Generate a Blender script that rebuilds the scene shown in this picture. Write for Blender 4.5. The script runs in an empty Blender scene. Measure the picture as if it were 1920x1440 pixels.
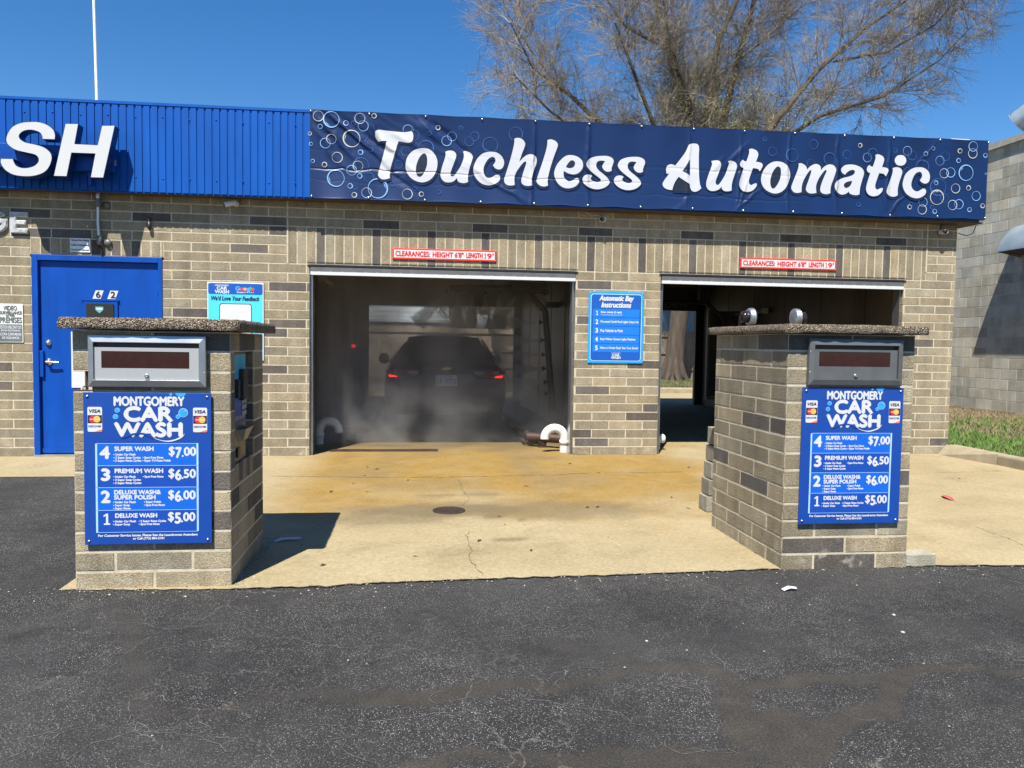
import bpy, bmesh, math, random
import numpy as np
from mathutils import Vector, Matrix
from mathutils.geometry import tessellate_polygon
random.seed(7); RNG = np.random.default_rng(11)
SC = bpy.context.scene; COL = SC.collection
R = math.radians
# ---------------------------------------------------------------- camera, sky, sun, exposure
F_PX, PITCH, ROLL, YAW = 1454.18, .051908, .014882, .123645
CAM = Vector((1.41174, -8.83799, 1.28862))
_r = Vector((math.cos(YAW), -math.sin(YAW), 0)); _h = Vector((math.sin(YAW), math.cos(YAW), 0))
_f = _h*math.cos(PITCH) - Vector((0, 0, 1))*math.sin(PITCH); _u = _r.cross(_f)
_rr = _r*math.cos(ROLL) + _u*math.sin(ROLL); _uu = _u*math.cos(ROLL) - _r*math.sin(ROLL)
cd = bpy.data.cameras.new('camera'); co = bpy.data.objects.new('camera', cd); COL.objects.link(co)
M = Matrix((_rr, _uu, -_f)).transposed().to_4x4(); M.translation = CAM; co.matrix_world = M
cd.sensor_width = 36; cd.lens = F_PX/1920*36; cd.clip_start = .05; cd.clip_end = 2000
SC.camera = co
SUN_DIR = Vector((.33, .78, -1.35)).normalized()
W = bpy.data.worlds.new('World'); SC.world = W; W.use_nodes = True
wn = W.node_tree.nodes; bg = wn['Background']
sky = wn.new('ShaderNodeTexSky'); sky.sky_type = 'NISHITA'; sky.sun_disc = False
sky.sun_elevation = math.asin(-SUN_DIR.z); sky.sun_rotation = math.atan2(-SUN_DIR.x, -SUN_DIR.y)
sky.air_density = 1.0; sky.dust_density = 0.1; sky.ozone_density = 4.0; sky.altitude = 200
hs = wn.new('ShaderNodeHueSaturation'); hs.inputs['Saturation'].default_value = 1.30; hs.inputs['Hue'].default_value = .504
W.node_tree.links.new(sky.outputs[0], hs.inputs['Color']); W.node_tree.links.new(hs.outputs[0], bg.inputs[0]); bg.inputs[1].default_value = .072
sl = bpy.data.lights.new('sun', 'SUN'); sl.energy = 5.0; sl.angle = R(.5); sl.color = (1, .95, .86)
so = bpy.data.objects.new('sun', sl); COL.objects.link(so); so.rotation_euler = SUN_DIR.to_track_quat('-Z', 'Y').to_euler()
so.location = (-6, -14, 24)
SC.view_settings.view_transform = 'Standard'; SC.view_settings.look = 'None'
SC.view_settings.exposure = 1.05; SC.view_settings.gamma = 1
SC.cycles.use_denoising = True; SC.cycles.max_bounces = 8; SC.cycles.volume_bounces = 2
SC.cycles.volume_step_rate = 2

# ---------------------------------------------------------------- helpers
def S(r, g, b):
    f = lambda c: c/255/12.92 if c/255 <= .04045 else ((c/255+.055)/1.055)**2.4
    return (f(r), f(g), f(b))
MATS = {}
def mat(name, base=(.5, .5, .5), rough=.6, metal=0, var=.12, ns=9, bump=0, bs=80, attr=False, spec=.5, emit=None, es=0, fine=0, fs=250, alpha_tr=0, stretch=None, grime=0, efflo=False):
    if name in MATS: return MATS[name]
    m = bpy.data.materials.new(name); m.use_nodes = True; MATS[name] = m
    n, l = m.node_tree.nodes, m.node_tree.links; p = n['Principled BSDF']
    p.inputs['Roughness'].default_value = rough; p.inputs['Metallic'].default_value = metal
    p.inputs['Specular IOR Level'].default_value = spec
    tc = n.new('ShaderNodeNewGeometry'); pos = tc.outputs['Position']
    if stretch:
        mp = n.new('ShaderNodeMapping'); mp.inputs['Scale'].default_value = stretch; l.new(pos, mp.inputs[0]); pos = mp.outputs[0]
    if attr:
        a = n.new('ShaderNodeAttribute'); a.attribute_name = 'col'; src = a.outputs['Color']
    else:
        a = n.new('ShaderNodeRGB'); a.outputs[0].default_value = (*base, 1); src = a.outputs[0]
    def mult(src, scale, amt, det=4):
        nz = n.new('ShaderNodeTexNoise'); nz.inputs['Scale'].default_value = scale; nz.inputs['Detail'].default_value = det
        l.new(pos, nz.inputs['Vector'])
        mr = n.new('ShaderNodeMapRange'); mr.inputs[1].default_value = .3; mr.inputs[2].default_value = .7
        mr.inputs[3].default_value = 1-amt; mr.inputs[4].default_value = 1+amt; l.new(nz.outputs[0], mr.inputs[0])
        mx = n.new('ShaderNodeMix'); mx.data_type = 'RGBA'; mx.blend_type = 'MULTIPLY'; mx.inputs[0].default_value = 1
        l.new(src, mx.inputs[6]); l.new(mr.outputs[0], mx.inputs[7]); return mx.outputs[2]
    if var: src = mult(src, ns, var)
    if fine: src = mult(src, fs, fine, 2)
    if grime:
        pos0 = pos; mp = n.new('ShaderNodeMapping'); mp.inputs['Scale'].default_value = (9, 9, 1.1); l.new(tc.outputs['Position'], mp.inputs[0]); pos = mp.outputs[0]; src = mult(src, 1, grime, 5); pos = pos0; src = mult(src, 1.3, grime*.8, 5)
    if efflo:
        sz = n.new('ShaderNodeSeparateXYZ'); l.new(tc.outputs['Position'], sz.inputs[0]); hz = n.new('ShaderNodeMapRange'); hz.inputs[1].default_value = .22; hz.inputs[2].default_value = .0; l.new(sz.outputs[2], hz.inputs[0])
        ne = n.new('ShaderNodeTexNoise'); ne.inputs['Scale'].default_value = 11; ne.inputs['Detail'].default_value = 6; ne.inputs['Roughness'].default_value = .7; l.new(tc.outputs['Position'], ne.inputs['Vector'])
        th = n.new('ShaderNodeMapRange'); th.inputs[1].default_value = .54; th.inputs[2].default_value = .68; th.inputs[4].default_value = .8; l.new(ne.outputs[0], th.inputs[0])
        mm_ = n.new('ShaderNodeMath'); mm_.operation = 'MULTIPLY'; l.new(hz.outputs[0], mm_.inputs[0]); l.new(th.outputs[0], mm_.inputs[1])
        mx = n.new('ShaderNodeMix'); mx.data_type = 'RGBA'; l.new(mm_.outputs[0], mx.inputs[0]); l.new(src, mx.inputs[6]); mx.inputs[7].default_value = (.42, .39, .32, 1); src = mx.outputs[2]
    l.new(src, p.inputs['Base Color'])
    if bump:
        nz = n.new('ShaderNodeTexNoise'); nz.inputs['Scale'].default_value = bs; nz.inputs['Detail'].default_value = 5
        l.new(pos, nz.inputs['Vector'])
        b = n.new('ShaderNodeBump'); b.inputs['Strength'].default_value = bump; b.inputs['Distance'].default_value = .01
        l.new(nz.outputs[0], b.inputs['Height']); l.new(b.outputs[0], p.inputs['Normal'])
    if emit:
        p.inputs['Emission Color'].default_value = (*emit, 1); p.inputs['Emission Strength'].default_value = es
    if alpha_tr: p.inputs['Transmission Weight'].default_value = alpha_tr
    return m

class MB:
    def __init__(s): s.v = []; s.f = []; s.mi = []; s.c = []; s.sm = []; s.T = None; s.col = (1, 1, 1)
    def add(s, vs, fs, m=0, col=None, smooth=False):
        o = len(s.v)
        if s.T: vs = [s.T(*p) for p in vs]
        s.v.extend([tuple(p) for p in vs])
        for f in fs:
            s.f.append([i+o for i in f]); s.mi.append(m); s.c.append(col or s.col); s.sm.append(smooth)
        return s
    def box(s, x0, x1, y0, y1, z0, z1, m=0, col=None):
        v = [(x, y, z) for x in (x0, x1) for y in (y0, y1) for z in (z0, z1)]
        return s.add(v, [(0, 1, 3, 2), (4, 6, 7, 5), (0, 4, 5, 1), (2, 3, 7, 6), (0, 2, 6, 4), (1, 5, 7, 3)], m, col)
    def rect(s, u0, v0, u1, v1, w=0, m=0):
        return s.add([(u0, v0, w), (u1, v0, w), (u1, v1, w), (u0, v1, w)], [(0, 1, 2, 3)], m)
    def poly(s, pts, w=0, m=0):
        return s.add([(p[0], p[1], w) for p in pts], [tuple(range(len(pts)))], m)
    def disc(s, u, v, r, w=0, m=0, n=24, ry=None):
        ry = ry or r
        return s.poly([(u+r*math.cos(2*math.pi*i/n), v+ry*math.sin(2*math.pi*i/n)) for i in range(n)], w, m)
    def ring(s, u, v, r0, r1, w=0, m=0, n=28, a0=0, a1=2*math.pi, thick=None):
        vs = []; k = n+1
        for i in range(k):
            a = a0+(a1-a0)*i/n; t = 1 if thick is None else thick(a)
            for r in (r0+(r1-r0)*(1-t), r1): vs.append((u+r*math.cos(a), v+r*math.sin(a), w))
        return s.add(vs, [(2*i, 2*i+1, 2*i+3, 2*i+2) for i in range(n)], m)
    def fill(s, loops, w=0, m=0):
        tri = tessellate_polygon([[Vector((p[0], p[1], 0)) for p in lp] for lp in loops])
        flat = [p for lp in loops for p in lp]
        return s.add([(p[0], p[1], w) for p in flat], [tuple(t) for t in tri], m)
    def extr(s, loops, w0, w1, m=0, ms=None):
        s.fill(loops, w1, m)
        for lp in loops:
            n = len(lp); vs = [(p[0], p[1], w0) for p in lp]+[(p[0], p[1], w1) for p in lp]
            s.add(vs, [(i, (i+1) % n, n+(i+1) % n, n+i) for i in range(n)], m if ms is None else ms)
        return s
    def tube(s, pts, r, n=10, m=0, cap=True, smooth=True, col=None):
        pts = [Vector(p) for p in pts]; rs = r if isinstance(r, (list, tuple)) else [r]*len(pts)
        vs = []; prev = None
        for i, p in enumerate(pts):
            t = (pts[min(i+1, len(pts)-1)]-pts[max(i-1, 0)]).normalized()
            if prev is None: a = t.orthogonal().normalized()
            else: a = (prev - t*prev.dot(t)).normalized()
            prev = a; b = t.cross(a)
            for k in range(n):
                q = 2*math.pi*k/n; vs.append(p+(a*math.cos(q)+b*math.sin(q))*rs[i])
        fs = [(i*n+k, i*n+(k+1) % n, (i+1)*n+(k+1) % n, (i+1)*n+k) for i in range(len(pts)-1) for k in range(n)]
        s.add(vs, fs, m, col, smooth)
        if cap:
            s.add(vs[:n], [tuple(range(n))[::-1]], m, col); s.add(vs[-n:], [tuple(range(n))], m, col)
        return s
    def lathe(s, c, ax, prof, n=20, m=0, smooth=True):
        c = Vector(c); ax = Vector(ax).normalized(); a = ax.orthogonal().normalized(); b = ax.cross(a); vs = []
        for d, r in prof:
            for k in range(n):
                q = 2*math.pi*k/n; vs.append(c+ax*d+(a*math.cos(q)+b*math.sin(q))*r)
        return s.add(vs, [(i*n+k, i*n+(k+1) % n, (i+1)*n+(k+1) % n, (i+1)*n+k) for i in range(len(prof)-1) for k in range(n)], m, None, smooth)
    def text(s, t, box, w=0, m=0, bold=0, shear=0):
        vs, fs = txt(t, shear); x0, y0, x1, y1 = box
        sx = (x1-x0)/(vs[:, 0].max()-vs[:, 0].min()); sy = (y1-y0)/(vs[:, 1].max()-vs[:, 1].min())
        q = (vs-vs.min(0))*(sx, sy)+(x0, y0)
        offs = [(0, 0)] if not bold else [(-bold, 0), (bold, 0), (0, bold), (0, -bold), (0, 0)]
        for k, (ox, oy) in enumerate(offs):
            s.add([(p[0]+ox, p[1]+oy, w+k*1e-4) for p in q], fs, m)
        return s
    def build(s, name, mats, parent=None, bevel=0, sub=0, fixn=False):
        me = bpy.data.meshes.new(name); me.from_pydata(s.v, [], s.f); me.update()
        for x in (mats if isinstance(mats, (list, tuple)) else [mats]): me.materials.append(x)
        me.polygons.foreach_set('material_index', s.mi); me.polygons.foreach_set('use_smooth', s.sm)
        if any(c != (1, 1, 1) for c in s.c):
            at = me.attributes.new('col', 'FLOAT_COLOR', 'FACE')
            at.data.foreach_set('color', [x for c in s.c for x in (c[0], c[1], c[2], 1)])
        o = bpy.data.objects.new(name, me); COL.objects.link(o)
        if parent is not None:
            o.parent = parent; o.matrix_parent_inverse = Matrix.Translation(-parent.location)
        if fixn:
            bm = bmesh.new(); bm.from_mesh(me); bmesh.ops.remove_doubles(bm, verts=bm.verts, dist=1e-5); bmesh.ops.recalc_face_normals(bm, faces=bm.faces); bm.to_mesh(me); bm.free()
        if bevel:
            b = o.modifiers.new('bevel', 'BEVEL'); b.width = bevel; b.segments = 2; b.limit_method = 'ANGLE'
        if sub:
            b = o.modifiers.new('sub', 'SUBSURF'); b.levels = b.render_levels = sub
        return o
_tc = {}
def txt(t, shear=0):
    k = (t, shear)
    if k not in _tc:
        cu = bpy.data.curves.new('t', 'FONT'); cu.body = t; cu.size = 1; cu.shear = shear; cu.resolution_u = 4
        o = bpy.data.objects.new('t', cu); COL.objects.link(o); bpy.context.view_layer.update()
        me = o.evaluated_get(bpy.context.evaluated_depsgraph_get()).to_mesh()
        _tc[k] = (np.array([(v.co.x, v.co.y) for v in me.vertices]), [tuple(p.vertices) for p in me.polygons])
        bpy.data.objects.remove(o); bpy.data.curves.remove(cu)
    return _tc[k]
def thing(name, label, cat, loc=(0, 0, 0), group=None):
    o = bpy.data.objects.new(name, None); COL.objects.link(o); o.location = loc; o.empty_display_size = .1
    o['label'] = label; o['category'] = cat
    if group: o['group'] = group
    return o
def tag(o, label, cat, group=None):
    o['label'] = label; o['category'] = cat
    if group: o['group'] = group
    return o
def struct(o): o['kind'] = 'structure'; return o
def stuff(o): o['kind'] = 'stuff'; return o
def copytree(o, loc=None, parent=None):
    c = o.copy(); COL.objects.link(c)
    if parent is not None:
        c.parent = parent; c.matrix_parent_inverse = o.matrix_parent_inverse.copy()
    if loc is not None: c.location = loc
    for ch in list(o.children): copytree(ch, None, c)
    return c
def spline(lp, n=5):
    """closed Catmull-Rom through points; third value 1 marks a sharp corner"""
    out = []; N = len(lp)
    for i in range(N):
        p0, p1, p2, p3 = (lp[(i+k) % N] for k in (-1, 0, 1, 2))
        a = [np.array(q[:2], float) for q in (p0, p1, p2, p3)]
        m1 = (a[2]-a[0])/2; m2 = (a[3]-a[1])/2
        if len(p1) > 2 and p1[2]: m1 = (a[2]-a[1])*.9
        if len(p2) > 2 and p2[2]: m2 = (a[2]-a[1])*.9
        if len(p1) > 2 and p1[2] and p2[2]: out.append(tuple(a[1])); continue
        for k in range(n):
            t = k/n; out.append(tuple((2*t**3-3*t**2+1)*a[1]+(t**3-2*t**2+t)*m1+(-2*t**3+3*t**2)*a[2]+(t**3-t**2)*m2))
    return out
def grow_loop(lp, d):
    P = np.array(lp); A = .5*np.sum(P[:, 0]*np.roll(P[:, 1], -1)-np.roll(P[:, 0], -1)*P[:, 1])
    t = np.roll(P, -1, 0)-np.roll(P, 1, 0); t /= np.linalg.norm(t, axis=1)[:, None]+1e-9
    n = np.stack([t[:, 1], -t[:, 0]], 1)*(1 if A > 0 else -1)
    return [tuple(q) for q in P+n*d]
def ribbon(pts, w, z, jit=0):
    """thin flat strip along a ground polyline, roughened"""
    q = []
    for (a, b) in zip(pts[:-1], pts[1:]):
        n = max(2, int(math.hypot(b[0]-a[0], b[1]-a[1])/.04))
        q += [(a[0]+(b[0]-a[0])*i/n+random.gauss(0, jit), a[1]+(b[1]-a[1])*i/n+random.gauss(0, jit)) for i in range(n)]
    q.append(pts[-1]); vs = []
    for i, p in enumerate(q):
        a, b = q[max(i-1, 0)], q[min(i+1, len(q)-1)]; dx, dy = b[0]-a[0], b[1]-a[1]; L = math.hypot(dx, dy)+1e-9
        ww = w*random.uniform(.25, 1.2)*(0 if i in (0, len(q)-1) else 1)
        vs += [(p[0]-dy/L*ww, p[1]+dx/L*ww, z), (p[0]+dy/L*ww, p[1]-dx/L*ww, z)]
    return vs, [(2*i, 2*i+1, 2*i+3, 2*i+2) for i in range(len(q)-1)]

# traced outlines on their own planes, in millimetres
GLYPHS= [[[(954,3514,0),(960,3558,0),(998,3573,0),(1085,3567,0),(1235,3560,0),(1310,3567,0),(1337,3576,1),(1354,3562,0),(1363,3521,0),(1353,3474,0),(1328,3454,0),(1294,3449,0),(1206,3462,1),(1188,3413,0),(1153,3286,0),(1121,3168,0),(1111,3084,0),(1115,3064,1),(1084,3052,0),(1038,3046,0),(1005,3062,0),(988,3092,0),(992,3121,0),(1016,3205,0),(1049,3332,0),(1079,3459,1),(1048,3459,0),(1015,3453,0),(992,3444,1),(967,3473,0)]],[[(1475,3399,0),(1539,3389,0),(1590,3347,0),(1620,3290,0),(1627,3240,0),(1617,3172,0),(1580,3095,0),(1525,3049,0),(1458,3031,0),(1382,3049,0),(1322,3093,0),(1288,3159,0),(1282,3217,0),(1300,3293,0),(1345,3353,0),(1404,3387,0)],[(1487,3343,0),(1507,3323,0),(1516,3277,0),(1511,3210,0),(1486,3142,0),(1457,3099,0),(1428,3089,0),(1402,3113,0),(1393,3163,0),(1401,3222,0),(1426,3290,0),(1459,3333,0)]],[[(1710,3371,1),(1750,3386,0),(1797,3383,0),(1826,3358,0),(1829,3324,0),(1807,3256,0),(1782,3188,0),(1768,3137,0),(1777,3112,0),(1804,3113,0),(1838,3156,0),(1880,3225,0),(1909,3302,0),(1914,3353,0),(1905,3380,1),(1929,3388,0),(1981,3373,0),(2011,3336,0),(2003,3290,0),(1982,3221,0),(1962,3128,0),(1963,3056,1),(1925,3042,0),(1882,3044,0),(1852,3060,0),(1840,3093,1),(1805,3058,0),(1754,3042,0),(1703,3050,0),(1669,3086,0),(1662,3132,0),(1680,3217,0),(1705,3294,0),(1715,3344,0)]],[[(2221,3394,0),(2281,3385,0),(2333,3346,0),(2358,3292,0),(2352,3245,0),(2331,3215,0),(2301,3205,0),(2262,3216,0),(2235,3249,1),(2258,3280,0),(2263,3309,0),(2247,3334,0),(2221,3337,0),(2183,3314,0),(2145,3254,0),(2131,3202,0),(2138,3152,0),(2164,3115,0),(2199,3108,0),(2233,3122,0),(2267,3144,0),(2302,3143,0),(2318,3117,0),(2303,3078,0),(2251,3042,0),(2187,3028,0),(2113,3045,0),(2053,3097,0),(2022,3164,0),(2024,3223,0),(2054,3300,0),(2109,3362,0),(2169,3388,0)]],[[(2468,3548,1),(2511,3559,0),(2559,3544,0),(2589,3503,0),(2582,3460,0),(2553,3383,0),(2527,3297,1),(2571,3345,0),(2614,3377,0),(2662,3386,0),(2706,3368,0),(2722,3331,0),(2716,3279,0),(2691,3210,0),(2672,3124,0),(2676,3047,1),(2637,3039,0),(2593,3042,0),(2560,3064,0),(2553,3102,0),(2570,3171,0),(2594,3248,0),(2605,3291,0),(2593,3306,0),(2563,3281,0),(2517,3220,0),(2487,3167,0),(2475,3116,0),(2480,3044,1),(2446,3036,0),(2398,3040,0),(2367,3065,0),(2362,3103,0),(2383,3172,0),(2424,3309,0),(2453,3421,0),(2469,3506,0)]],[[(2838,3549,1),(2877,3559,0),(2926,3544,0),(2955,3511,0),(2949,3469,0),(2920,3390,0),(2887,3286,0),(2862,3191,0),(2848,3114,0),(2853,3052,1),(2816,3040,0),(2768,3046,0),(2728,3079,0),(2727,3117,0),(2748,3187,0),(2790,3316,0),(2823,3429,0),(2837,3498,0)]],[[(3100,3397,0),(3167,3388,0),(3225,3352,0),(3246,3302,0),(3236,3250,0),(3197,3205,0),(3144,3186,0),(3091,3192,0),(3051,3208,0),(3029,3220,1),(3027,3172,0),(3044,3135,0),(3084,3108,0),(3123,3116,0),(3154,3139,0),(3180,3149,0),(3203,3132,0),(3199,3094,0),(3160,3053,0),(3094,3031,0),(3023,3039,0),(2961,3084,0),(2924,3160,0),(2925,3220,0),(2953,3289,0),(3004,3351,0),(3052,3386,0)],[(3119,3341,0),(3149,3328,0),(3154,3294,0),(3134,3263,0),(3090,3252,0),(3050,3263,1),(3071,3299,0),(3097,3330,0)]],[[(3477,3405,0),(3536,3402,0),(3581,3381,0),(3595,3347,0),(3582,3303,0),(3572,3268,0),(3575,3247,1),(3548,3233,0),(3508,3235,0),(3476,3260,0),(3466,3290,0),(3479,3320,0),(3498,3345,1),(3461,3352,0),(3421,3345,0),(3399,3321,0),(3398,3282,0),(3423,3245,0),(3473,3208,0),(3523,3167,0),(3552,3125,0),(3542,3090,0),(3494,3053,0),(3423,3033,0),(3351,3039,0),(3288,3067,0),(3252,3104,0),(3243,3138,0),(3260,3173,0),(3295,3190,0),(3335,3188,0),(3353,3175,1),(3338,3159,0),(3340,3138,0),(3372,3118,0),(3412,3111,0),(3443,3120,0),(3452,3142,0),(3424,3167,0),(3370,3204,0),(3320,3245,0),(3288,3286,0),(3288,3321,0),(3318,3365,0),(3389,3394,0)]],[[(3839,3410,0),(3897,3407,0),(3943,3386,0),(3958,3352,0),(3945,3308,0),(3934,3273,0),(3937,3251,1),(3911,3237,0),(3870,3240,0),(3838,3265,0),(3828,3295,0),(3841,3325,0),(3860,3350,1),(3822,3357,0),(3782,3351,0),(3760,3326,0),(3759,3287,0),(3784,3249,0),(3834,3212,0),(3885,3171,0),(3915,3129,0),(3905,3094,0),(3856,3057,0),(3784,3037,0),(3712,3043,0),(3649,3071,0),(3612,3108,0),(3602,3142,0),(3619,3178,0),(3655,3195,0),(3695,3192,0),(3714,3180,1),(3699,3164,0),(3701,3142,0),(3733,3122,0),(3774,3115,0),(3805,3125,0),(3813,3147,0),(3786,3171,0),(3731,3208,0),(3680,3249,0),(3648,3291,0),(3647,3326,0),(3678,3370,0),(3749,3399,0)]],[[(4531,3589,0),(4567,3582,0),(4585,3544,0),(4585,3448,0),(4589,3317,0),(4597,3203,0),(4608,3133,0),(4626,3092,1),(4591,3062,0),(4546,3047,0),(4508,3064,0),(4491,3102,0),(4486,3133,1),(4414,3174,0),(4353,3209,1),(4313,3148,0),(4292,3095,0),(4284,3059,1),(4243,3059,0),(4192,3078,0),(4168,3116,0),(4185,3160,0),(4242,3241,1),(4211,3238,1),(4205,3283,0),(4217,3327,0),(4258,3346,0),(4290,3341,0),(4309,3331,1),(4362,3399,0),(4423,3484,0),(4449,3538,0),(4462,3569,0),(4494,3585,0)],[(4480,3412,1),(4485,3321,0),(4486,3226,1),(4443,3254,0),(4397,3274,1),(4437,3336,0)]],[[(4734,3402,1),(4784,3412,0),(4831,3406,0),(4852,3372,0),(4843,3327,0),(4817,3247,0),(4796,3193,0),(4792,3158,0),(4807,3137,0),(4830,3142,0),(4865,3187,0),(4909,3268,0),(4935,3349,0),(4945,3384,0),(4935,3408,1),(4970,3416,0),(5017,3401,0),(5041,3366,0),(5034,3318,0),(5008,3237,0),(4987,3157,0),(4985,3079,1),(4943,3069,0),(4897,3072,0),(4870,3095,0),(4866,3121,1),(4831,3085,0),(4772,3065,0),(4720,3072,0),(4687,3106,0),(4681,3154,0),(4698,3225,0),(4732,3323,0),(4744,3367,0)]],[[(5180,3555,1),(5217,3562,0),(5269,3544,0),(5292,3509,0),(5286,3469,0),(5267,3416,1),(5307,3413,0),(5340,3401,0),(5350,3375,0),(5337,3344,0),(5319,3310,1),(5290,3337,0),(5234,3344,1),(5212,3281,0),(5191,3209,0),(5193,3170,0),(5217,3150,0),(5244,3163,0),(5277,3173,0),(5287,3156,0),(5269,3120,0),(5223,3082,0),(5163,3071,0),(5111,3087,0),(5082,3125,0),(5076,3169,0),(5092,3241,0),(5122,3339,1),(5093,3351,0),(5078,3377,0),(5087,3412,0),(5109,3434,1),(5128,3419,0),(5152,3415,1),(5169,3464,0),(5183,3518,0)]],[[(5532,3432,0),(5599,3421,0),(5657,3379,0),(5684,3309,0),(5682,3247,0),(5650,3157,0),(5600,3097,0),(5535,3068,0),(5469,3070,0),(5392,3107,0),(5345,3171,0),(5336,3242,0),(5361,3322,0),(5411,3387,0),(5471,3423,0)],[(5543,3374,0),(5568,3353,0),(5574,3305,0),(5567,3242,0),(5541,3179,0),(5505,3129,0),(5476,3121,0),(5455,3149,0),(5447,3202,0),(5457,3264,0),(5484,3328,0),(5520,3369,0)]],[[(5785,3420,1),(5821,3423,0),(5869,3398,0),(5888,3368,0),(5888,3350,1),(5927,3392,0),(5983,3421,0),(6026,3418,0),(6056,3393,0),(6060,3353,1),(6099,3395,0),(6156,3424,0),(6214,3417,0),(6246,3379,0),(6245,3343,0),(6220,3261,0),(6194,3188,0),(6186,3125,0),(6190,3098,1),(6149,3083,0),(6101,3086,0),(6067,3107,0),(6061,3147,0),(6077,3211,0),(6108,3292,0),(6130,3342,0),(6120,3360,0),(6092,3336,0),(6046,3272,0),(6020,3217,0),(6007,3163,0),(6015,3092,1),(5967,3083,0),(5919,3088,0),(5887,3118,0),(5888,3158,0),(5909,3222,0),(5935,3303,0),(5943,3344,0),(5930,3349,0),(5897,3310,0),(5856,3237,0),(5835,3174,0),(5831,3094,1),(5785,3083,0),(5738,3090,0),(5708,3125,0),(5708,3160,0),(5737,3242,0),(5772,3332,0),(5786,3386,0)]],[[(6425,3435,0),(6493,3429,0),(6563,3401,0),(6594,3357,0),(6590,3312,0),(6569,3239,0),(6553,3166,0),(6548,3094,1),(6507,3084,0),(6459,3089,0),(6424,3103,0),(6416,3125,1),(6381,3097,0),(6323,3084,0),(6274,3111,0),(6243,3154,0),(6241,3199,0),(6269,3241,0),(6335,3275,0),(6412,3296,0),(6464,3320,0),(6482,3353,0),(6467,3372,0),(6438,3373,0),(6404,3358,0),(6376,3335,0),(6364,3316,1),(6333,3328,0),(6310,3359,0),(6316,3390,0),(6358,3424,0)],[(6452,3248,1),(6435,3198,0),(6402,3168,0),(6368,3164,0),(6350,3190,0),(6361,3217,0),(6399,3237,0)]],[[(6729,3560,1),(6766,3567,0),(6818,3549,0),(6841,3515,0),(6835,3475,0),(6817,3422,1),(6856,3419,0),(6890,3408,0),(6900,3382,0),(6887,3350,0),(6870,3317,1),(6841,3344,0),(6785,3351,1),(6764,3288,0),(6743,3217,0),(6745,3178,0),(6769,3159,0),(6797,3171,0),(6829,3181,0),(6839,3164,0),(6822,3128,0),(6777,3091,0),(6717,3080,0),(6665,3096,0),(6635,3134,0),(6629,3178,0),(6644,3248,0),(6673,3346,1),(6644,3358,0),(6629,3384,0),(6637,3419,0),(6660,3440,1),(6679,3425,0),(6702,3422,1),(6719,3470,0),(6733,3524,0)]],[[(7044,3571,0),(7092,3561,0),(7121,3513,0),(7098,3464,0),(7050,3448,0),(7000,3460,0),(6973,3507,0),(6998,3556,0)]],[[(6953,3417,1),(7001,3428,0),(7051,3417,0),(7075,3382,0),(7069,3341,0),(7043,3258,0),(7027,3176,0),(7030,3103,1),(6987,3085,0),(6937,3089,0),(6897,3116,0),(6888,3152,0),(6907,3216,0),(6938,3308,0),(6955,3372,0)]],[[(7287,3440,0),(7347,3434,0),(7403,3400,0),(7428,3346,0),(7423,3291,0),(7399,3261,0),(7365,3253,0),(7325,3267,0),(7302,3291,1),(7322,3319,0),(7329,3351,0),(7315,3380,0),(7285,3386,0),(7241,3361,0),(7209,3301,0),(7195,3237,0),(7209,3192,0),(7245,3162,0),(7285,3159,0),(7319,3178,0),(7348,3193,0),(7378,3185,0),(7388,3153,0),(7366,3116,0),(7313,3085,0),(7254,3077,0),(7184,3096,0),(7122,3143,0),(7090,3206,0),(7088,3260,0),(7113,3342,0),(7165,3399,0),(7228,3431,0)]]]
SH= [[[(-2438,3431,0),(-2351,3433,0),(-2278,3412,0),(-2220,3369,0),(-2199,3316,0),(-2203,3266,1),(-2321,3264,1),(-2324,3295,0),(-2345,3328,0),(-2396,3347,0),(-2447,3349,0),(-2498,3334,0),(-2531,3304,0),(-2537,3277,0),(-2518,3248,0),(-2471,3225,0),(-2391,3211,0),(-2311,3188,0),(-2253,3144,0),(-2233,3091,0),(-2248,3021,0),(-2285,2958,0),(-2344,2917,0),(-2433,2892,0),(-2535,2890,0),(-2614,2906,0),(-2679,2949,0),(-2714,3009,0),(-2714,3057,1),(-2597,3060,1),(-2590,3030,0),(-2566,2992,0),(-2519,2975,0),(-2460,2978,0),(-2402,2999,0),(-2364,3039,0),(-2364,3078,0),(-2393,3107,0),(-2465,3123,0),(-2559,3142,0),(-2610,3167,0),(-2649,3203,0),(-2660,3249,0),(-2643,3310,0),(-2599,3374,0),(-2526,3415,0)]],[[(-2102,3428,1),(-1979,3431,1),(-2017,3232,1),(-1798,3231,1),(-1755,3426,1),(-1630,3430,1),(-1746,2907,1),(-1869,2906,1),(-1822,3144,1),(-2047,3142,1),(-2095,2906,1),(-2220,2907,1)]]]
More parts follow.
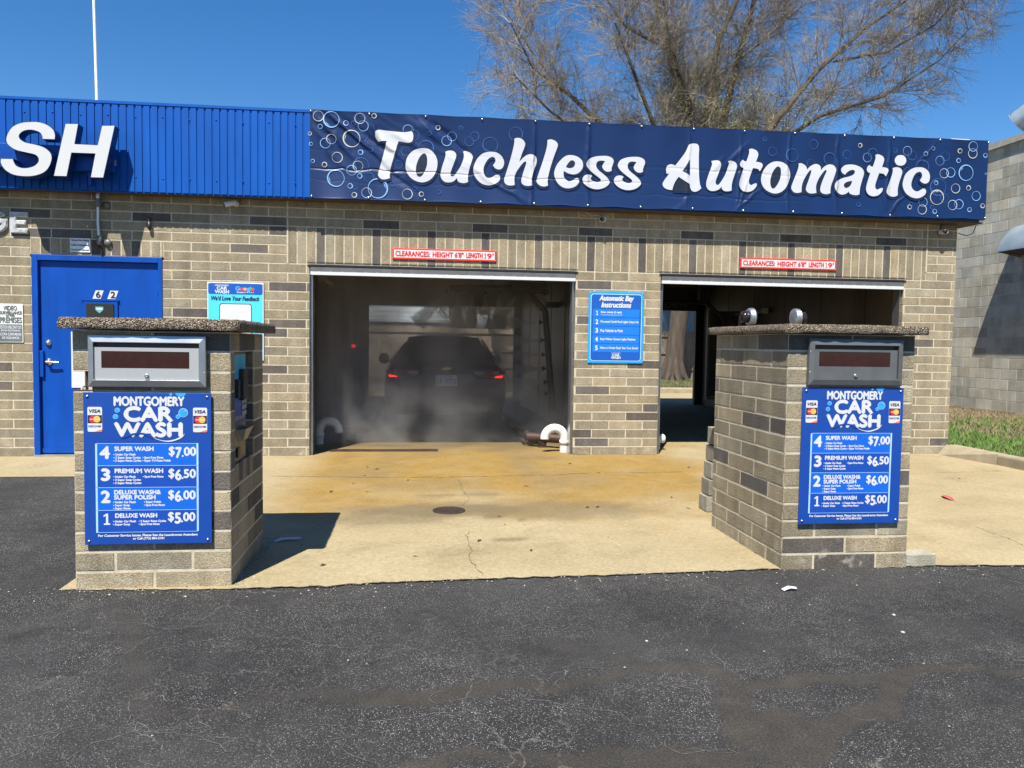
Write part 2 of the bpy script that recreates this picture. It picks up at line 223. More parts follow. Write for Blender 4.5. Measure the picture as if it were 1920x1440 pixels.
BUB= [(354,3725,56,0),(490,3759,86,1),(791,3684,57,0),(827,3607,57,1),(943,3739,27,0),(643,3628,28,1),(723,3632,27,3),(374,3581,26,1),(703,3468,93,0),(820,3493,53,3),(491,3454,53,0),(427,3406,55,1),(277,3392,26,1),(266,3500,19,0),(911,3359,24,3),(801,3327,28,1),(555,3261,57,0),(297,3212,50,1),(420,3180,28,0),(805,3185,87,3),(772,3179,55,0),(707,3132,55,1),(794,3073,27,1),(539,3039,92,1),(692,2963,28,1),(743,2949,24,3),(893,3062,53,3),(988,2946,108,1),(868,2894,56,0),(737,2856,29,0),(1145,3000,25,3),(1304,2855,57,0),(1238,3060,24,3),(1298,3591,48,3),(1280,3356,48,3),(1205,3214,44,3),(1306,3589,57,2),(1369,3538,59,3),(1537,3562,25,3),(1629,3627,26,0),(1783,3540,51,2),(1724,3489,55,1),(1879,3637,24,3),(1971,3495,51,3),(2202,3467,86,3),(1505,3402,84,3),(1382,2961,24,3),(1454,2905,27,0),(1649,2934,24,3),(2485,3599,78,3),(2029,3552,51,3),(6982,3622,25,3),(7131,3625,55,2),(7195,3574,57,3),(7367,3602,28,2),(7458,3667,24,2),(7616,3581,56,3),(7550,3529,56,2),(7801,3654,29,0),(7969,3713,59,1),(7968,3631,59,0),(8132,3615,27,1),(7788,3540,28,1),(7612,3383,57,0),(7695,3396,58,1),(7891,3402,95,1),(7513,3268,27,1),(7539,3218,103,3),(7767,3211,57,0),(7934,3226,30,0),(8037,3133,57,1),(7532,3100,89,0),(7626,3094,53,3),(7737,3016,59,0),(7819,3028,58,1),(8127,3020,28,0),(7958,2968,28,1),(7511,2932,28,1),(7473,2980,24,3),(7188,2973,28,0),(7203,3006,26,3),(7358,3035,56,2),(7351,2949,57,0),(7332,3451,81,3),(7140,3381,51,3),(8151,3399,52,1),(5961,3647,55,3),(5704,3511,76,3),(6377,3550,53,3),(6537,3662,26,0),(6630,3525,54,2),(6696,3577,59,3),(6546,2977,27,3),(6163,3491,72,3),(5935,3428,48,3),(5368,3680,24,3),(5462,3544,52,3)]
BANDS= [[(-16,-4975),(108,-5187),(206,-5377),(281,-5547),(358,-5763),(410,-5916),(474,-6040),(544,-6103),(626,-6118),(733,-6120),(808,-6071),(895,-6021),(1004,-5996),(1149,-5992)],[(1149,-6016),(1336,-6070),(1437,-6076),(1591,-6037),(1734,-5991),(1825,-5979),(1942,-6030),(2065,-6000),(2193,-5928),(2332,-5873),(2464,-5885),(2578,-5918),(2619,-6008),(2589,-6147),(2532,-6322),(2497,-6478)],[(1977,-5546),(2109,-5662),(2239,-5748),(2338,-5851)],[(1406,-6532),(1463,-6520),(1565,-6475),(1638,-6475),(1779,-6523),(1922,-6544),(2072,-6538),(2219,-6552),(2433,-6586)],[(2575,-6193),(2527,-6336),(2508,-6479),(2538,-6570),(2538,-6642)],[(2638,-6111),(2778,-6069),(2935,-6044),(3080,-6049),(3181,-6066),(3307,-6044),(3453,-5998),(3581,-5984),(3709,-6021),(3851,-6059)],[(3280,-6075),(3178,-6219),(3085,-6309),(2971,-6352),(2856,-6379),(2756,-6444),(2627,-6535),(2525,-6536)],[(2670,-6375),(2695,-6438),(2644,-6526)]]
CRACKS= [[(-76,-5881),(6,-5853),(153,-5848),(224,-5799),(245,-5620)],[(310,-5583),(351,-5542),(430,-5492),(627,-5400),(719,-5318),(901,-5280)],[(176,-6390),(209,-6331),(243,-6283)],[(346,-6430),(370,-6372),(412,-6285),(475,-6264),(530,-6170)],[(515,-6226),(633,-6259),(742,-6290),(879,-6303),(965,-6404),(991,-6444)],[(-737,-4545),(-564,-4510),(-431,-4444)],[(1046,-6225),(1133,-6249),(1160,-6291),(1264,-6253),(1404,-6200),(1533,-6187),(1632,-6170)],[(1162,-6306),(1232,-6443),(1300,-6504)],[(1779,-6129),(1883,-6120),(1980,-6193),(2073,-6228),(2146,-6269),(2165,-6321),(2226,-6437),(2243,-6526),(2302,-6532),(2382,-6525)],[(2169,-6416),(2267,-6410),(2342,-6425),(2452,-6412)],[(2752,-5379),(2713,-5525),(2698,-5580)],[(1054,-6384),(1134,-6392),(1142,-6334),(1174,-6352),(1171,-6395)],[(1492,-6482),(1567,-6447),(1628,-6417),(1715,-6447)],[(970,-4751),(1010,-4904),(1030,-4995)],[(2709,-5662),(2640,-5783),(2671,-5881),(2632,-5988)],[(2299,-6425),(2362,-6419),(2392,-6468)],[(2266,-6517),(2353,-6520),(2406,-6536),(2448,-6561)]]
CCRACKS= [[(35,-1348),(546,-1396),(996,-1442),(1674,-1468),(2190,-1428),(2858,-1361),(3173,-1278)],[(1812,-1517),(1826,-2119),(1857,-2525),(1775,-2802)],[(1783,-3606),(1758,-3855),(1765,-4115),(1737,-4290),(1767,-4510),(1787,-4637)],[(5472,-3689),(5458,-3849),(5451,-4073),(5390,-4253)],[(6484,-1459),(6990,-1366),(7404,-1358),(7765,-1220)],[(3568,-479),(3742,-284),(3812,-582)],[(3285,-1266),(4154,-1247)]]

# ---------------------------------------------------------------- materials
WHITE = mat('white_paint', (.50, .515, .53), .45, var=.03)
BRICK = mat('brick_face', rough=.9, attr=True, var=.13, ns=7, fine=.34, fs=150, grime=.17, bump=.5, bs=140, spec=.2, efflo=True)
MORTAR = mat('mortar', (.45, .40, .30), .95, var=.15, ns=25, bump=.4, bs=200, spec=.1)
BLOCK = mat('grey_block', rough=.92, attr=True, grime=.10, var=.14, ns=4, fine=.16, fs=120, bump=.3, bs=90, spec=.2)
BMORT = mat('pale_mortar', (.42, .42, .39), .95, var=.12, ns=20, spec=.1)
BLUE = mat('blue_metal', (.001, .066, .31), .5, var=.07, ns=1.5, spec=.2, grime=.09)
BLUED = mat('blue_door_paint', (.001, .050, .29), .42, var=.06, ns=3, spec=.25, grime=.13)
STEEL = mat('steel', (.42, .43, .45), .35, .9, var=.1)
CHROME = mat('chrome', (.55, .56, .57), .3, 1, var=.05)
ALU = mat('brushed_aluminium', (.48, .48, .475), .42, .6, var=.12, ns=30, stretch=(1, 1, 40))
GREYP = mat('grey_paint', (.10, .105, .11), .4, .2, var=.12, ns=12)
GREYL = mat('light_grey_trim', (.12, .118, .12), .5, .3, var=.15, ns=10)
BLACK = mat('black_plastic', (.012, .012, .013), .45, var=.1)
RUBBER = mat('black_rubber', (.016, .016, .017), .8, var=.2)
DARKGLASS = mat('dark_red_screen', (.022, .004, .006), .12, var=.3, ns=30)
RUST = mat('brown_steel', (.055, .031, .022), .55, .3, var=.35, ns=9, bump=.3, bs=60)
PVC = mat('white_pvc', (.58, .57, .53), .4, var=.08, ns=12)
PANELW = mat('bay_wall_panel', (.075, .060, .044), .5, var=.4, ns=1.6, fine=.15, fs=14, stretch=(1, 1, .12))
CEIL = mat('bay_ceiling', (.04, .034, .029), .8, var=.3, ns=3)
ROOFM = mat('roof_membrane', (.2, .2, .2), .9)
SIGNRED = mat('sign_red', (.62, .025, .012), .45, var=.05)
SIGNTXR = mat('lettering_red', (.50, .015, .015), .5, var=.05)
AGG = None
# ---------------------------------------------------------------- ground
def ground_mat(name, kind):
    m = bpy.data.materials.new(name); m.use_nodes = True; n, l = m.node_tree.nodes, m.node_tree.links; p = n['Principled BSDF']
    pos = n.new('ShaderNodeNewGeometry').outputs['Position']
    def noise(sc, det=4, rough=.55):
        q = n.new('ShaderNodeTexNoise'); q.inputs['Scale'].default_value = sc; q.inputs['Detail'].default_value = det
        q.inputs['Roughness'].default_value = rough; l.new(pos, q.inputs['Vector']); return q.outputs[0]
    def ramp(src, a, b, lo=0, hi=1):
        q = n.new('ShaderNodeMapRange'); q.inputs[1].default_value = a; q.inputs[2].default_value = b
        q.inputs[3].default_value = lo; q.inputs[4].default_value = hi; l.new(src, q.inputs[0]); return q.outputs[0]
    def mix(f, a, b, mode='MIX'):
        q = n.new('ShaderNodeMix'); q.data_type = 'RGBA'; q.blend_type = mode
        for i, x in ((0, f), (6, a), (7, b)):
            if isinstance(x, (int, float)): q.inputs[i].default_value = x if i == 0 else (x, x, x, 1)
            elif isinstance(x, tuple): q.inputs[i].default_value = (*x, 1)
            else: l.new(x, q.inputs[i])
        return q.outputs[2]
    def mul(a, b):
        q = n.new('ShaderNodeMath'); q.operation = 'MULTIPLY'
        for i, x in ((0, a), (1, b)):
            if isinstance(x, (int, float)): q.inputs[i].default_value = x
            else: l.new(x, q.inputs[i])
        return q.outputs[0]
    def vor(sc, feat='F1', out='Distance'):
        q = n.new('ShaderNodeTexVoronoi'); q.feature = feat; q.inputs['Scale'].default_value = sc; l.new(pos, q.inputs['Vector']); return q.outputs[out]
    def attr(a):
        q = n.new('ShaderNodeAttribute'); q.attribute_name = a; return q.outputs['Fac']
    b = n.new('ShaderNodeBump'); b.inputs['Distance'].default_value = .006; l.new(b.outputs[0], p.inputs['Normal'])
    if kind == 'asphalt':
        base = mix(ramp(noise(.9, 6, .65), .35, .68), (.0155, .0152, .0155), (.033, .0322, .0315))
        base = mix(mul(ramp(noise(3.2, 5, .7), .5, .75), .5), base, (.045, .043, .041))
        # pale worn aggregate
        vc = vor(200, 'F1', 'Color'); sep = n.new('ShaderNodeSeparateColor'); l.new(vc, sep.inputs[0])
        pick = mul(ramp(sep.outputs[0], .42, .62), ramp(vor(200), .45, .22))
        wear = ramp(noise(1.7, 5, .6), .34, .60, .22, 1)
        st = mul(mul(pick, wear), ramp(attr('band'), 0, 1, 1, .12))
        base = mix(st, base, mix(sep.outputs[1], (.10, .096, .092), (.42, .40, .365)))
        base = mix(mul(ramp(sep.outputs[2], .6, .9), .5), base, (.016, .016, .018))
        base = mix(mul(attr('band'), .88), base, mix(noise(14, 3), (.030, .0265, .0215), (.047, .041, .033)))
        dn = n.new('ShaderNodeTexNoise'); dn.inputs['Scale'].default_value = 3; dn.inputs['Detail'].default_value = 5; l.new(pos, dn.inputs['Vector'])
        vm = n.new('ShaderNodeVectorMath'); vm.operation = 'MULTIPLY_ADD'; vm.inputs[1].default_value = (.45, .45, .45); l.new(dn.outputs['Color'], vm.inputs[0]); l.new(pos, vm.inputs[2])
        def cracks(sc, th, lo, hi, k, ms):
            ve = n.new('ShaderNodeTexVoronoi'); ve.feature = 'DISTANCE_TO_EDGE'; ve.inputs['Scale'].default_value = sc; l.new(vm.outputs[0], ve.inputs['Vector'])
            return mul(mul(ramp(ve.outputs['Distance'], th, th*.25), ramp(noise(ms, 3), lo, hi)), k)
        cm = cracks(1.15, .005, .42, .62, .42, .8); base = mix(cm, base, (.16, .15, .13))
        cm2 = cracks(4.2, .012, .56, .66, .34, .65); base = mix(cm2, base, (.15, .14, .125))
        base = mix(mul(ramp(noise(.55, 4), .45, .7), .38), base, (.060, .058, .055)); base = mix(mul(ramp(noise(1.25, 5, .6), .60, .72), .6), base, (.014, .0135, .013))
        base = mix(1.0, base, ramp(noise(120, 4, .75), .30, .70, .40, 1.6), 'MULTIPLY'); base = mix(1.0, base, ramp(noise(9, 5, .7), .3, .7, .80, 1.2), 'MULTIPLY')
        l.new(base, p.inputs['Base Color']); p.inputs['Roughness'].default_value = .85
        l.new(mix(ramp(attr('band'), 0, 1, 1, .3), 0., vor(170)), b.inputs['Height']); b.inputs['Strength'].default_value = .55; b.invert = True
        p.inputs['Specular IOR Level'].default_value = .25
    elif kind == 'concrete':
        base = mix(ramp(noise(1.1, 6, .6), .32, .7), (.285, .236, .137), (.37, .31, .192))
        base = mix(mul(ramp(noise(90, 3), .35, .7), .35), base, (.20, .15, .075))
        base = mix(mul(attr('stain'), ramp(noise(2.4, 5), .25, .6, .72, 1)), base, mix(noise(7, 4), (.190, .118, .024), (.285, .176, .042)))
        base = mix(attr('wet'), base, mix(noise(5, 4), (.115, .092, .052), (.165, .132, .078)))
        v = vor(420, 'F1', 'Color'); sep = n.new('ShaderNodeSeparateColor'); l.new(v, sep.inputs[0])
        base = mix(mul(ramp(sep.outputs[0], .80, .9), .55), base, (.17, .12, .07))
        base = mix(mul(ramp(noise(2.1, 7, .68), .50, .72), .38), base, (.12, .09, .045)); base = mix(1.0, base, ramp(noise(240, 3, .7), .3, .7, .70, 1.28), 'MULTIPLY'); base = mix(1.0, base, ramp(noise(34, 4, .6), .3, .7, .86, 1.12), 'MULTIPLY'); base = mix(mul(ramp(noise(13, 5, .7), .55, .75), .28), base, (.15, .115, .06))
        l.new(base, p.inputs['Base Color']); p.inputs['Roughness'].default_value = .85
        l.new(ramp(attr('wet'), .2, 1, .85, .32), p.inputs['Roughness'])
        l.new(noise(160, 4), b.inputs['Height']); b.inputs['Strength'].default_value = .35
        p.inputs['Specular IOR Level'].default_value = .25
    elif kind == 'soil':
        base = mix(ramp(noise(2.2, 6, .7), .3, .7), (.11, .085, .05), (.19, .155, .095))
        base = mix(mul(ramp(noise(40, 4), .4, .7), .5), base, (.05, .045, .022))
        l.new(base, p.inputs['Base Color']); p.inputs['Roughness'].default_value = 1
        l.new(noise(60, 4), b.inputs['Height']); b.inputs['Strength'].default_value = .8
    return m
GRIT = None
def seg_dist(px, py, line):
    d = np.full(px.shape, 9.)
    for (x0, y0), (x1, y1) in zip(line[:-1], line[1:]):
        dx, dy = x1-x0, y1-y0; t = np.clip(((px-x0)*dx+(py-y0)*dy)/(dx*dx+dy*dy+1e-9), 0, 1)
        d = np.minimum(d, np.hypot(px-x0-t*dx, py-y0-t*dy))
    return d
def grid_sheet(name, xs, ys, z, m, attrs, keep=None):
    X, Y = np.meshgrid(xs, ys); nx, ny = len(xs), len(ys)
    vs = np.stack([X.ravel(), Y.ravel(), np.full(X.size, z)], 1)
    fs = [(j*nx+i, j*nx+i+1, (j+1)*nx+i+1, (j+1)*nx+i) for j in range(ny-1) for i in range(nx-1)
          if keep is None or keep((xs[i]+xs[i+1])/2, (ys[j]+ys[j+1])/2)]
    me = bpy.data.meshes.new(name); me.from_pydata(vs.tolist(), [], fs); me.materials.append(m)
    for k, fn in attrs.items():
        a = me.attributes.new(k, 'FLOAT', 'POINT'); a.data.foreach_set('value', np.clip(fn(X, Y), 0, 1).ravel().astype(np.float32))
    o = bpy.data.objects.new(name, me); COL.objects.link(o); return struct(o)
def wob(X, Y, s, ph=0):
    return (np.sin(X*3.1*s+ph)+np.sin(Y*2.7*s+X*1.3*s+ph*2)+np.sin((X-Y)*4.3*s+ph*.7)+np.sin((X*.7+Y)*7.9*s+ph*1.9)*.6)/3.6
ASPH = ground_mat('asphalt', 'asphalt'); CONC = ground_mat('concrete', 'concrete'); SOIL = ground_mat('soil', 'soil')
gm = MB(); gm.add([(-400, -400, -.05), (400, -400, -.05), (400, 700, -.05), (-400, 700, -.05)], [(0, 1, 2, 3)])
struct(gm.build('ground', SOIL))
mm = lambda L: [(x/1000, y/1000) for x, y in L]
BL = [mm(b) for b in BANDS]; BWID = [.042, .048, .035, .05, .06, .04, .045, .09]
def band(X, Y):
    out = np.zeros(X.shape)
    for k, L in enumerate(BL):
        d = seg_dist(X+.012*np.sin(Y*31), Y+.014*np.sin(X*27), L); w = BWID[k]*(1+.3*np.sin(X*5+k))
        fade = .55 if k in (0, 2) else 1
        out = np.maximum(out, fade*np.clip((w-d)/.018+.5, 0, 1))
    return out*(.75+.25*wob(X, Y, 3))
xs = np.concatenate([np.linspace(-14, -2.2, 30)[:-1], np.arange(-2.2, 5.2, .022), np.linspace(5.2, 16, 30)])
ys = np.concatenate([np.linspace(-16, -6.9, 20)[:-1], np.arange(-6.9, -4.55, .022), np.arange(-4.55, -1.2, .12), [-1.2]])
grid_sheet('asphalt_road', xs, ys, 0, ASPH, {'band': band})
# concrete apron, laid over the asphalt with an uneven front edge
EDGE = [(-.38, -4.70), (.40, -4.75), (.97, -4.745), (1.12, -4.715), (1.34, -4.70), (1.94, -4.675), (2.45, -4.665), (3.0, -4.64), (3.53, -4.615), (4.5, -4.62), (5.04, -4.655), (16, -4.7)]
def edge_y(x):
    return float(np.interp(x, [e[0] for e in EDGE], [e[1] for e in EDGE]))+.006*math.sin(x*37)+.005*math.sin(x*83)
def stain(X, Y):
    s = np.clip((Y+3.32+.50*wob(X, Y, .9)+.18*wob(X, Y, 3.7, 2))/.95, 0, 1)*np.clip((X-.1)/.5, 0, 1)*np.clip((4.9-X+.5*wob(X, Y, 1.1, 2))/.8, 0, 1)
    pale = np.exp(-(((X-1.75)/.75)**2+((Y+2.35)/.32)**2))
    b = .5+.5*wob(X, Y, 2.3, 4)+.35*wob(X, Y, 6, 1); s = s*np.clip(.80+.35*b, .55, 1.1)
    return s*(1-.55*pale)*.98+.10*np.clip((Y+4.4)/1.5, 0, 1)
def wet(X, Y):
    a = np.clip((Y-.15+.35*wob(X, Y, 1.6, 1))/.5, 0, 1)*.75*np.clip((3.9-X)/.3, 0, 1)+.16*np.clip((Y-.6)/1.2, 0, 1)*np.clip((X-3.9)/.3, 0, 1)
    spots = np.zeros(X.shape)
    for (x, y, rx, ry, k) in ((1.66, -2.93, .80, .26, .85), (2.45, -2.95, .8, .34, .62), (1.2, -3.2, .5, .2, .6), (1.5, -1.9, .6, .3, .3), (.9, -1.2, .3, .5, .3), (2.9, -1.6, .4, .5, .3), (1.1, -3.15, .35, .12, .35), (2.05, -3.85, .13, .055, .85), (2.0, -3.2, .10, .045, .85), (2.2, -3.3, .06, .03, .8), (2.3, -3.42, .06, .03, .5),
                              (2.12, -3.62, .04, .02, .5), (1.60, -2.35, .19, .10, .6), (1.97, -2.32, .19, .11, .62), (1.95, -2.0, .1, .02, .3), (1.7, -4.15, .2, .1, .3), (2.75, -.2, .35, .15, .5), (1.6, .1, .4, .12, .4)):
        spots = np.maximum(spots, k*np.clip(2.0*np.exp(-(((X-x)/rx)**2+((Y-y)/ry)**2))-.3+.3*wob(X, Y, 4, x), 0, 1))
    for xt, w in ((1.12, .16), (2.58, .17)):
        spots = np.maximum(spots, (.34+.2*wob(X, Y, 3, xt))*np.exp(-((X-xt-.05*np.sin(Y*1.7))/w)**2)*np.clip((Y+2.9)/1.6, 0, 1))
    return np.maximum(a, np.clip(spots, 0, .8))
xs = np.concatenate([np.arange(-.38, 4.4, .04), np.arange(4.4, 7.95, .1), [7.95]]); nx = len(xs)
g = MB(); Yl = list(np.linspace(0, 1, 100)**1.0); cols = []
for x in xs:
    y0 = edge_y(x)
    cols.append([(x, y0+(8.2-y0)*t**1.35, .005) for t in Yl])
vs = [p for c in cols for p in c]; nY = len(Yl)
fs = [(i*nY+j, (i+1)*nY+j, (i+1)*nY+j+1, i*nY+j+1) for i in range(nx-1) for j in range(nY-1)]
me = bpy.data.meshes.new('concrete_pavement'); me.from_pydata(vs, [], fs); me.materials.append(CONC)
A = np.array(vs)
for k, fn in (('stain', stain), ('wet', wet)):
    a = me.attributes.new(k, 'FLOAT', 'POINT'); a.data.foreach_set('value', np.clip(fn(A[:, 0], A[:, 1]), 0, 1).astype(np.float32))
o = bpy.data.objects.new('concrete_pavement', me); COL.objects.link(o); struct(o)
zero = lambda X, Y: X*0
grid_sheet('concrete_path', np.linspace(-6.5, -.38, 20), np.linspace(-1.29, .3, 8), .0045, CONC, {'stain': zero, 'wet': zero})
grid_sheet('back_drive_pavement', np.linspace(-14, 16, 20), np.linspace(8.2, 11.6, 8), .003, CONC, {'stain': zero, 'wet': zero})
# fine cracks: pale on asphalt, dark on concrete
CR = mat('pale_crack_filling', (.095, .09, .08), .9, var=.5, ns=40); CRD = mat('dark_crack', (.09, .065, .04), .95, var=.4, ns=30)
c = MB()
for k in CRACKS: c.add(*ribbon(mm(k), .0018, .002, .010))
for k in range(18):                                            # alligator cracking
    x, y = random.choice([(.35, -6.15), (.6, -6.25), (2.15, -5.9), (1.5, -6.05), (.1, -6.0), (-.4, -5.7), (2.6, -6.1), (-.9, -6.1)])
    x += random.gauss(0, .3); y += random.gauss(0, .10); a = random.uniform(0, 6.28); pts = [(x, y)]
    for q in range(5):
        a += random.gauss(0, .7); x += .06*math.cos(a); y += .05*math.sin(a); pts.append((x, y))
    c.add(*ribbon(pts, .0018, .002+.00002*k, .005))
struct(c.build('asphalt_crack_markings', CR))
c = MB()
for i, k in enumerate(CCRACKS): c.add(*ribbon(mm(k), .006 if i in (0, 6) else .0022, .0075+.0001*i, .006))
struct(c.build('concrete_crack_markings', CRD))
# lawn beside the building, with kerb
LAWN = ground_mat('lawn_soil', 'soil')
lw = MB(); lw.box(8.06, 12.5, -8, 9, -.04, .10)
struct(lw.build('lawn', LAWN))
kb = MB(); kb.box(7.92, 8.06, -8, -.05, -.04, .128); kb.add([(7.80, -.05, 0), (7.92, -.05, .128), (7.92, -.9, .128), (7.905, -.9, 0)], [(0, 1, 2, 3)])
o = kb.build('kerb', mat('kerb_concrete', (.27, .225, .15), .9, var=.2, ns=5, fine=.2, bump=.4), bevel=.025); struct(o)
kb = MB(); kb.box(-14, 24, 11.6, 11.78, -.04, .15); struct(kb.build('back_kerb', mat('kerb_concrete'), bevel=.03))
lb = MB(); lb.box(-30, 40, 11.78, 40, -.04, .12); struct(lb.build('back_lawn', LAWN))
def blades(name, n, fx, fy, z, hh, m, dens=None):
    x = RNG.uniform(*fx, n); y = RNG.uniform(*fy, n)
    if dens is not None:
        k = RNG.uniform(0, 1, n) < dens(x, y); x, y = x[k], y[k]; n = len(x)
    a = RNG.uniform(0, 6.28, n); h = RNG.uniform(.5, 1.2, n)*hh; w = RNG.uniform(.004, .009, n)
    tx, ty = RNG.normal(0, .5, n)*h, RNG.normal(0, .5, n)*h
    V = np.empty((n, 3, 3)); V[:, 0] = np.stack([x-w*np.cos(a), y-w*np.sin(a), x*0+z], 1); V[:, 1] = np.stack([x+w*np.cos(a), y+w*np.sin(a), x*0+z], 1)
    V[:, 2] = np.stack([x+tx, y+ty, z+h], 1)
    me = bpy.data.meshes.new(name); me.from_pydata(V.reshape(-1, 3).tolist(), [], np.arange(3*n).reshape(-1, 3).tolist()); me.materials.append(m)
    o = bpy.data.objects.new(name, me); COL.objects.link(o); return stuff(o)
GR = mat('green_grass', (.065, .17, .015), .8, var=.35, ns=6); GRD = mat('dry_grass', (.20, .155, .085), .9, var=.4, ns=9)
blades('green_grass', 60000, (8.04, 12.4), (-6.5, 3.6), .10, .06, GR, lambda x, y: np.clip(.15+1.1*np.clip((9.35+.25*wob(x, y, 2)-x)/.5, 0, 1)+.35*(wob(x, y, 3) > .15), 0, 1))
blades('dry_grass', 26000, (8.06, 12.45), (-3, 8.5), .10, .06, GRD)
blades('back_grass', 30000, (3, 16), (11.8, 17.5), .12, .07, mat('dull_grass', (.085, .10, .03), .9, var=.4, ns=5), lambda x, y: .5+.5*(wob(x, y, 1) > 0))

d = MB(); d.add(*ribbon([(x, edge_y(x)-.004) for x in np.arange(.47, 3.53, .05)], .007, .0075, .004)); d.add(*ribbon([(x, edge_y(x)-.004) for x in np.arange(4.31, 7.9, .06)], .007, .0075, .004))
struct(d.build('edge_dirt_markings', mat('edge_dirt', (.045, .038, .028), .95, var=.5, ns=30)))
# loose grit along the slab edge and the kiosk feet
n = 1500; gx_ = RNG.uniform(-1.5, 7.5, n); gy_ = np.array([edge_y(x) for x in gx_])-np.abs(RNG.normal(0, .10, n))+.03
k = RNG.uniform(0, 1, n) < .35; gy_[k] = RNG.uniform(-6.6, -1.0, k.sum())
k = RNG.uniform(0, 1, n) < .12; gx_[k] = RNG.uniform(.46, .52, k.sum()); gy_[k] = RNG.uniform(-4.7, -3.8, k.sum())
g = MB(); pal_ = [(.22, .19, .14), (.14, .125, .10), (.05, .045, .04), (.08, .07, .05), (.27, .25, .21)]
for x, y in zip(gx_, gy_):
    s_ = float(RNG.uniform(.0022, .0065)); a = RNG.uniform(0, 6.28); z = .004; c, e = math.cos(a)*s_, math.sin(a)*s_; ds = RNG.normal(0, .25, 5)
    g.add([(x+c, y+e, z), (x-e*(1+ds[0]), y+c, z), (x-c*(1+ds[1]), y-e, z), (x+e, y-c*(1+ds[2]), z), (x+c*ds[3], y+e*ds[4], z+s_*.9)], [(0, 1, 4), (1, 2, 4), (2, 3, 4), (3, 0, 4)], 0, pal_[int(RNG.integers(0, 5))])
stuff(g.build('grit', mat('grit', rough=.9, attr=True)))
# ---------------------------------------------------------------- masonry
TAN = (.248, .210, .145); DRK = (.098, .086, .075)
def tone(dark=False, t=TAN, d=DRK):
    k = random.uniform(.76, 1.16) if not dark else random.uniform(.85, 1.2); b = d if dark else t; h = random.gauss(0, .018)
    return (b[0]*k*(1+h), b[1]*k, b[2]*k*(1-h*1.5))
def masonry(mb, O, ux, n, u0, u1, z0, nrows, h, L, phase=lambda r: .5*(r % 2), holes=(), dark=lambda r, k: random.random() < .09, gap=.011, t=TAN, proud=.0022, depth=.02, jit=.0021):
    """bricks laid course by course on a plane through O along ux, facing n; holes are (u0, u1, z0, z1)"""
    O = Vector(O); ux = Vector(ux); n = Vector(n); P = lambda u, z, w: O+ux*u+Vector((0, 0, z))+n*w
    def cuts(za, zb):
        iv = [(u0, u1)]
        for (a, b, c, d) in holes:
            if c < zb-.01 and d > za+.01:
                iv = [q for (p, e) in iv for q in ((p, min(e, a)), (max(p, b), e)) if q[1]-q[0] > .015]
        return iv
    for r in range(nrows):
        za, zb = z0+r*h, z0+(r+1)*h; ph = phase(r)
        for (a, b) in cuts(za, zb):
            mb.add([P(a, za, 0), P(b, za, 0), P(b, zb, 0), P(a, zb, 0)], [(0, 1, 2, 3)], 1)
            k = math.floor(a/L-ph)
            while (k+ph)*L < b:
                s, e = max(a, (k+ph)*L), min(b, (k+1+ph)*L)
                if e-s > .022: brick(mb, P, s+(gap/2 if s > a+1e-6 else 0), e-(gap/2 if e < b-1e-6 else 0), za+gap/2, zb-gap/2, proud+random.uniform(-.001, .001), depth, tone(dark(r, k), t), jit)
                k += 1
def brick(mb, P, s, e, a, b, w, d, c, jit=.0012):
    j = lambda: random.uniform(-jit, jit)
    q = .003
    vs = [P(s, a, -d), P(e, a, -d), P(e, b, -d), P(s, b, -d), P(s+j(), a+j(), w-q), P(e+j(), a+j(), w-q), P(e+j(), b+j(), w-q), P(s+j(), b+j(), w-q),
          P(s+q, a+q, w), P(e-q, a+q, w), P(e-q, b-q, w), P(s+q, b-q, w)]
    mb.add(vs, [(0, 1, 5, 4), (1, 2, 6, 5), (2, 3, 7, 6), (3, 0, 4, 7), (4, 5, 9, 8), (5, 6, 10, 9), (6, 7, 11, 10), (7, 4, 8, 11), (8, 9, 10, 11)], 0, c)
B4, C4 = .4064, .1016
# ---------------------------------------------------------------- the car wash building
bld = thing('car_wash_building', 'long brick car wash with two open bays and blue metal fascia', 'building', (2.7, 0, 0))
OP1, OP2, DOOR = (.235, 3.235), (4.245, 7.30), (-2.64, -1.315)
CJ = 18.65*B4; XE = 7.97; XW = -6.4
wl = MB(); ZL = 21*C4
pd = {(1, 8): 1, (4, 9): 1, (7, 8): 1, (10, 9): 1, (19, 8): 1, (18, -1): 1, (22, -2): 1, (15, -3): 1, (14, -1): 1, (13, -1): 1, (9, -1): 1}
ZSL = .0046
def dk(r, k):
    if r in (25,): return k % 3 == 2
    if (r, k) in pd: return True
    return r < 25 and random.random() < .06
hole = [(*OP1, -1, ZL), (*OP2, -1, ZL), (*DOOR, -1, 2.165), (0, CJ, ZL-.001, 25*C4+.001)]
hole2 = hole+[(-6.5*B4-.01, -3.2*B4, 2.16, 23*C4)]
masonry(wl, (0, 0, 0), (1, 0, 0), (0, -1, 0), XW, XE, 0, 29, C4, B4, lambda r: 0 if r % 2 else .5, hole2, dk)
# soldier course over the bays and over the door
def soldier(ua, ub, za, zb, first, dfn):
    P = lambda u, z, w: Vector((u, -w, z))
    wl.add([P(ua, za, 0), P(ub, za, 0), P(ub, zb, 0), P(ua, zb, 0)], [(0, 1, 2, 3)], 1)
    k = 0; u = ua
    while u < ub-.02:
        e = min(ub, u+C4); brick(wl, P, u+.0055, e-.0055, za+.0055, zb-.0055, .0025+random.uniform(-.001, .001), .02, tone(dfn(k)), .0016); u = e; k += 1
soldier(0, CJ, ZL, 25*C4, 0, lambda k: k % 6 == 3)
soldier(-6.5*B4-.01, -3.2*B4, 2.165, 23*C4, 0, lambda k: k in (1, 5, 6, 8, 10))
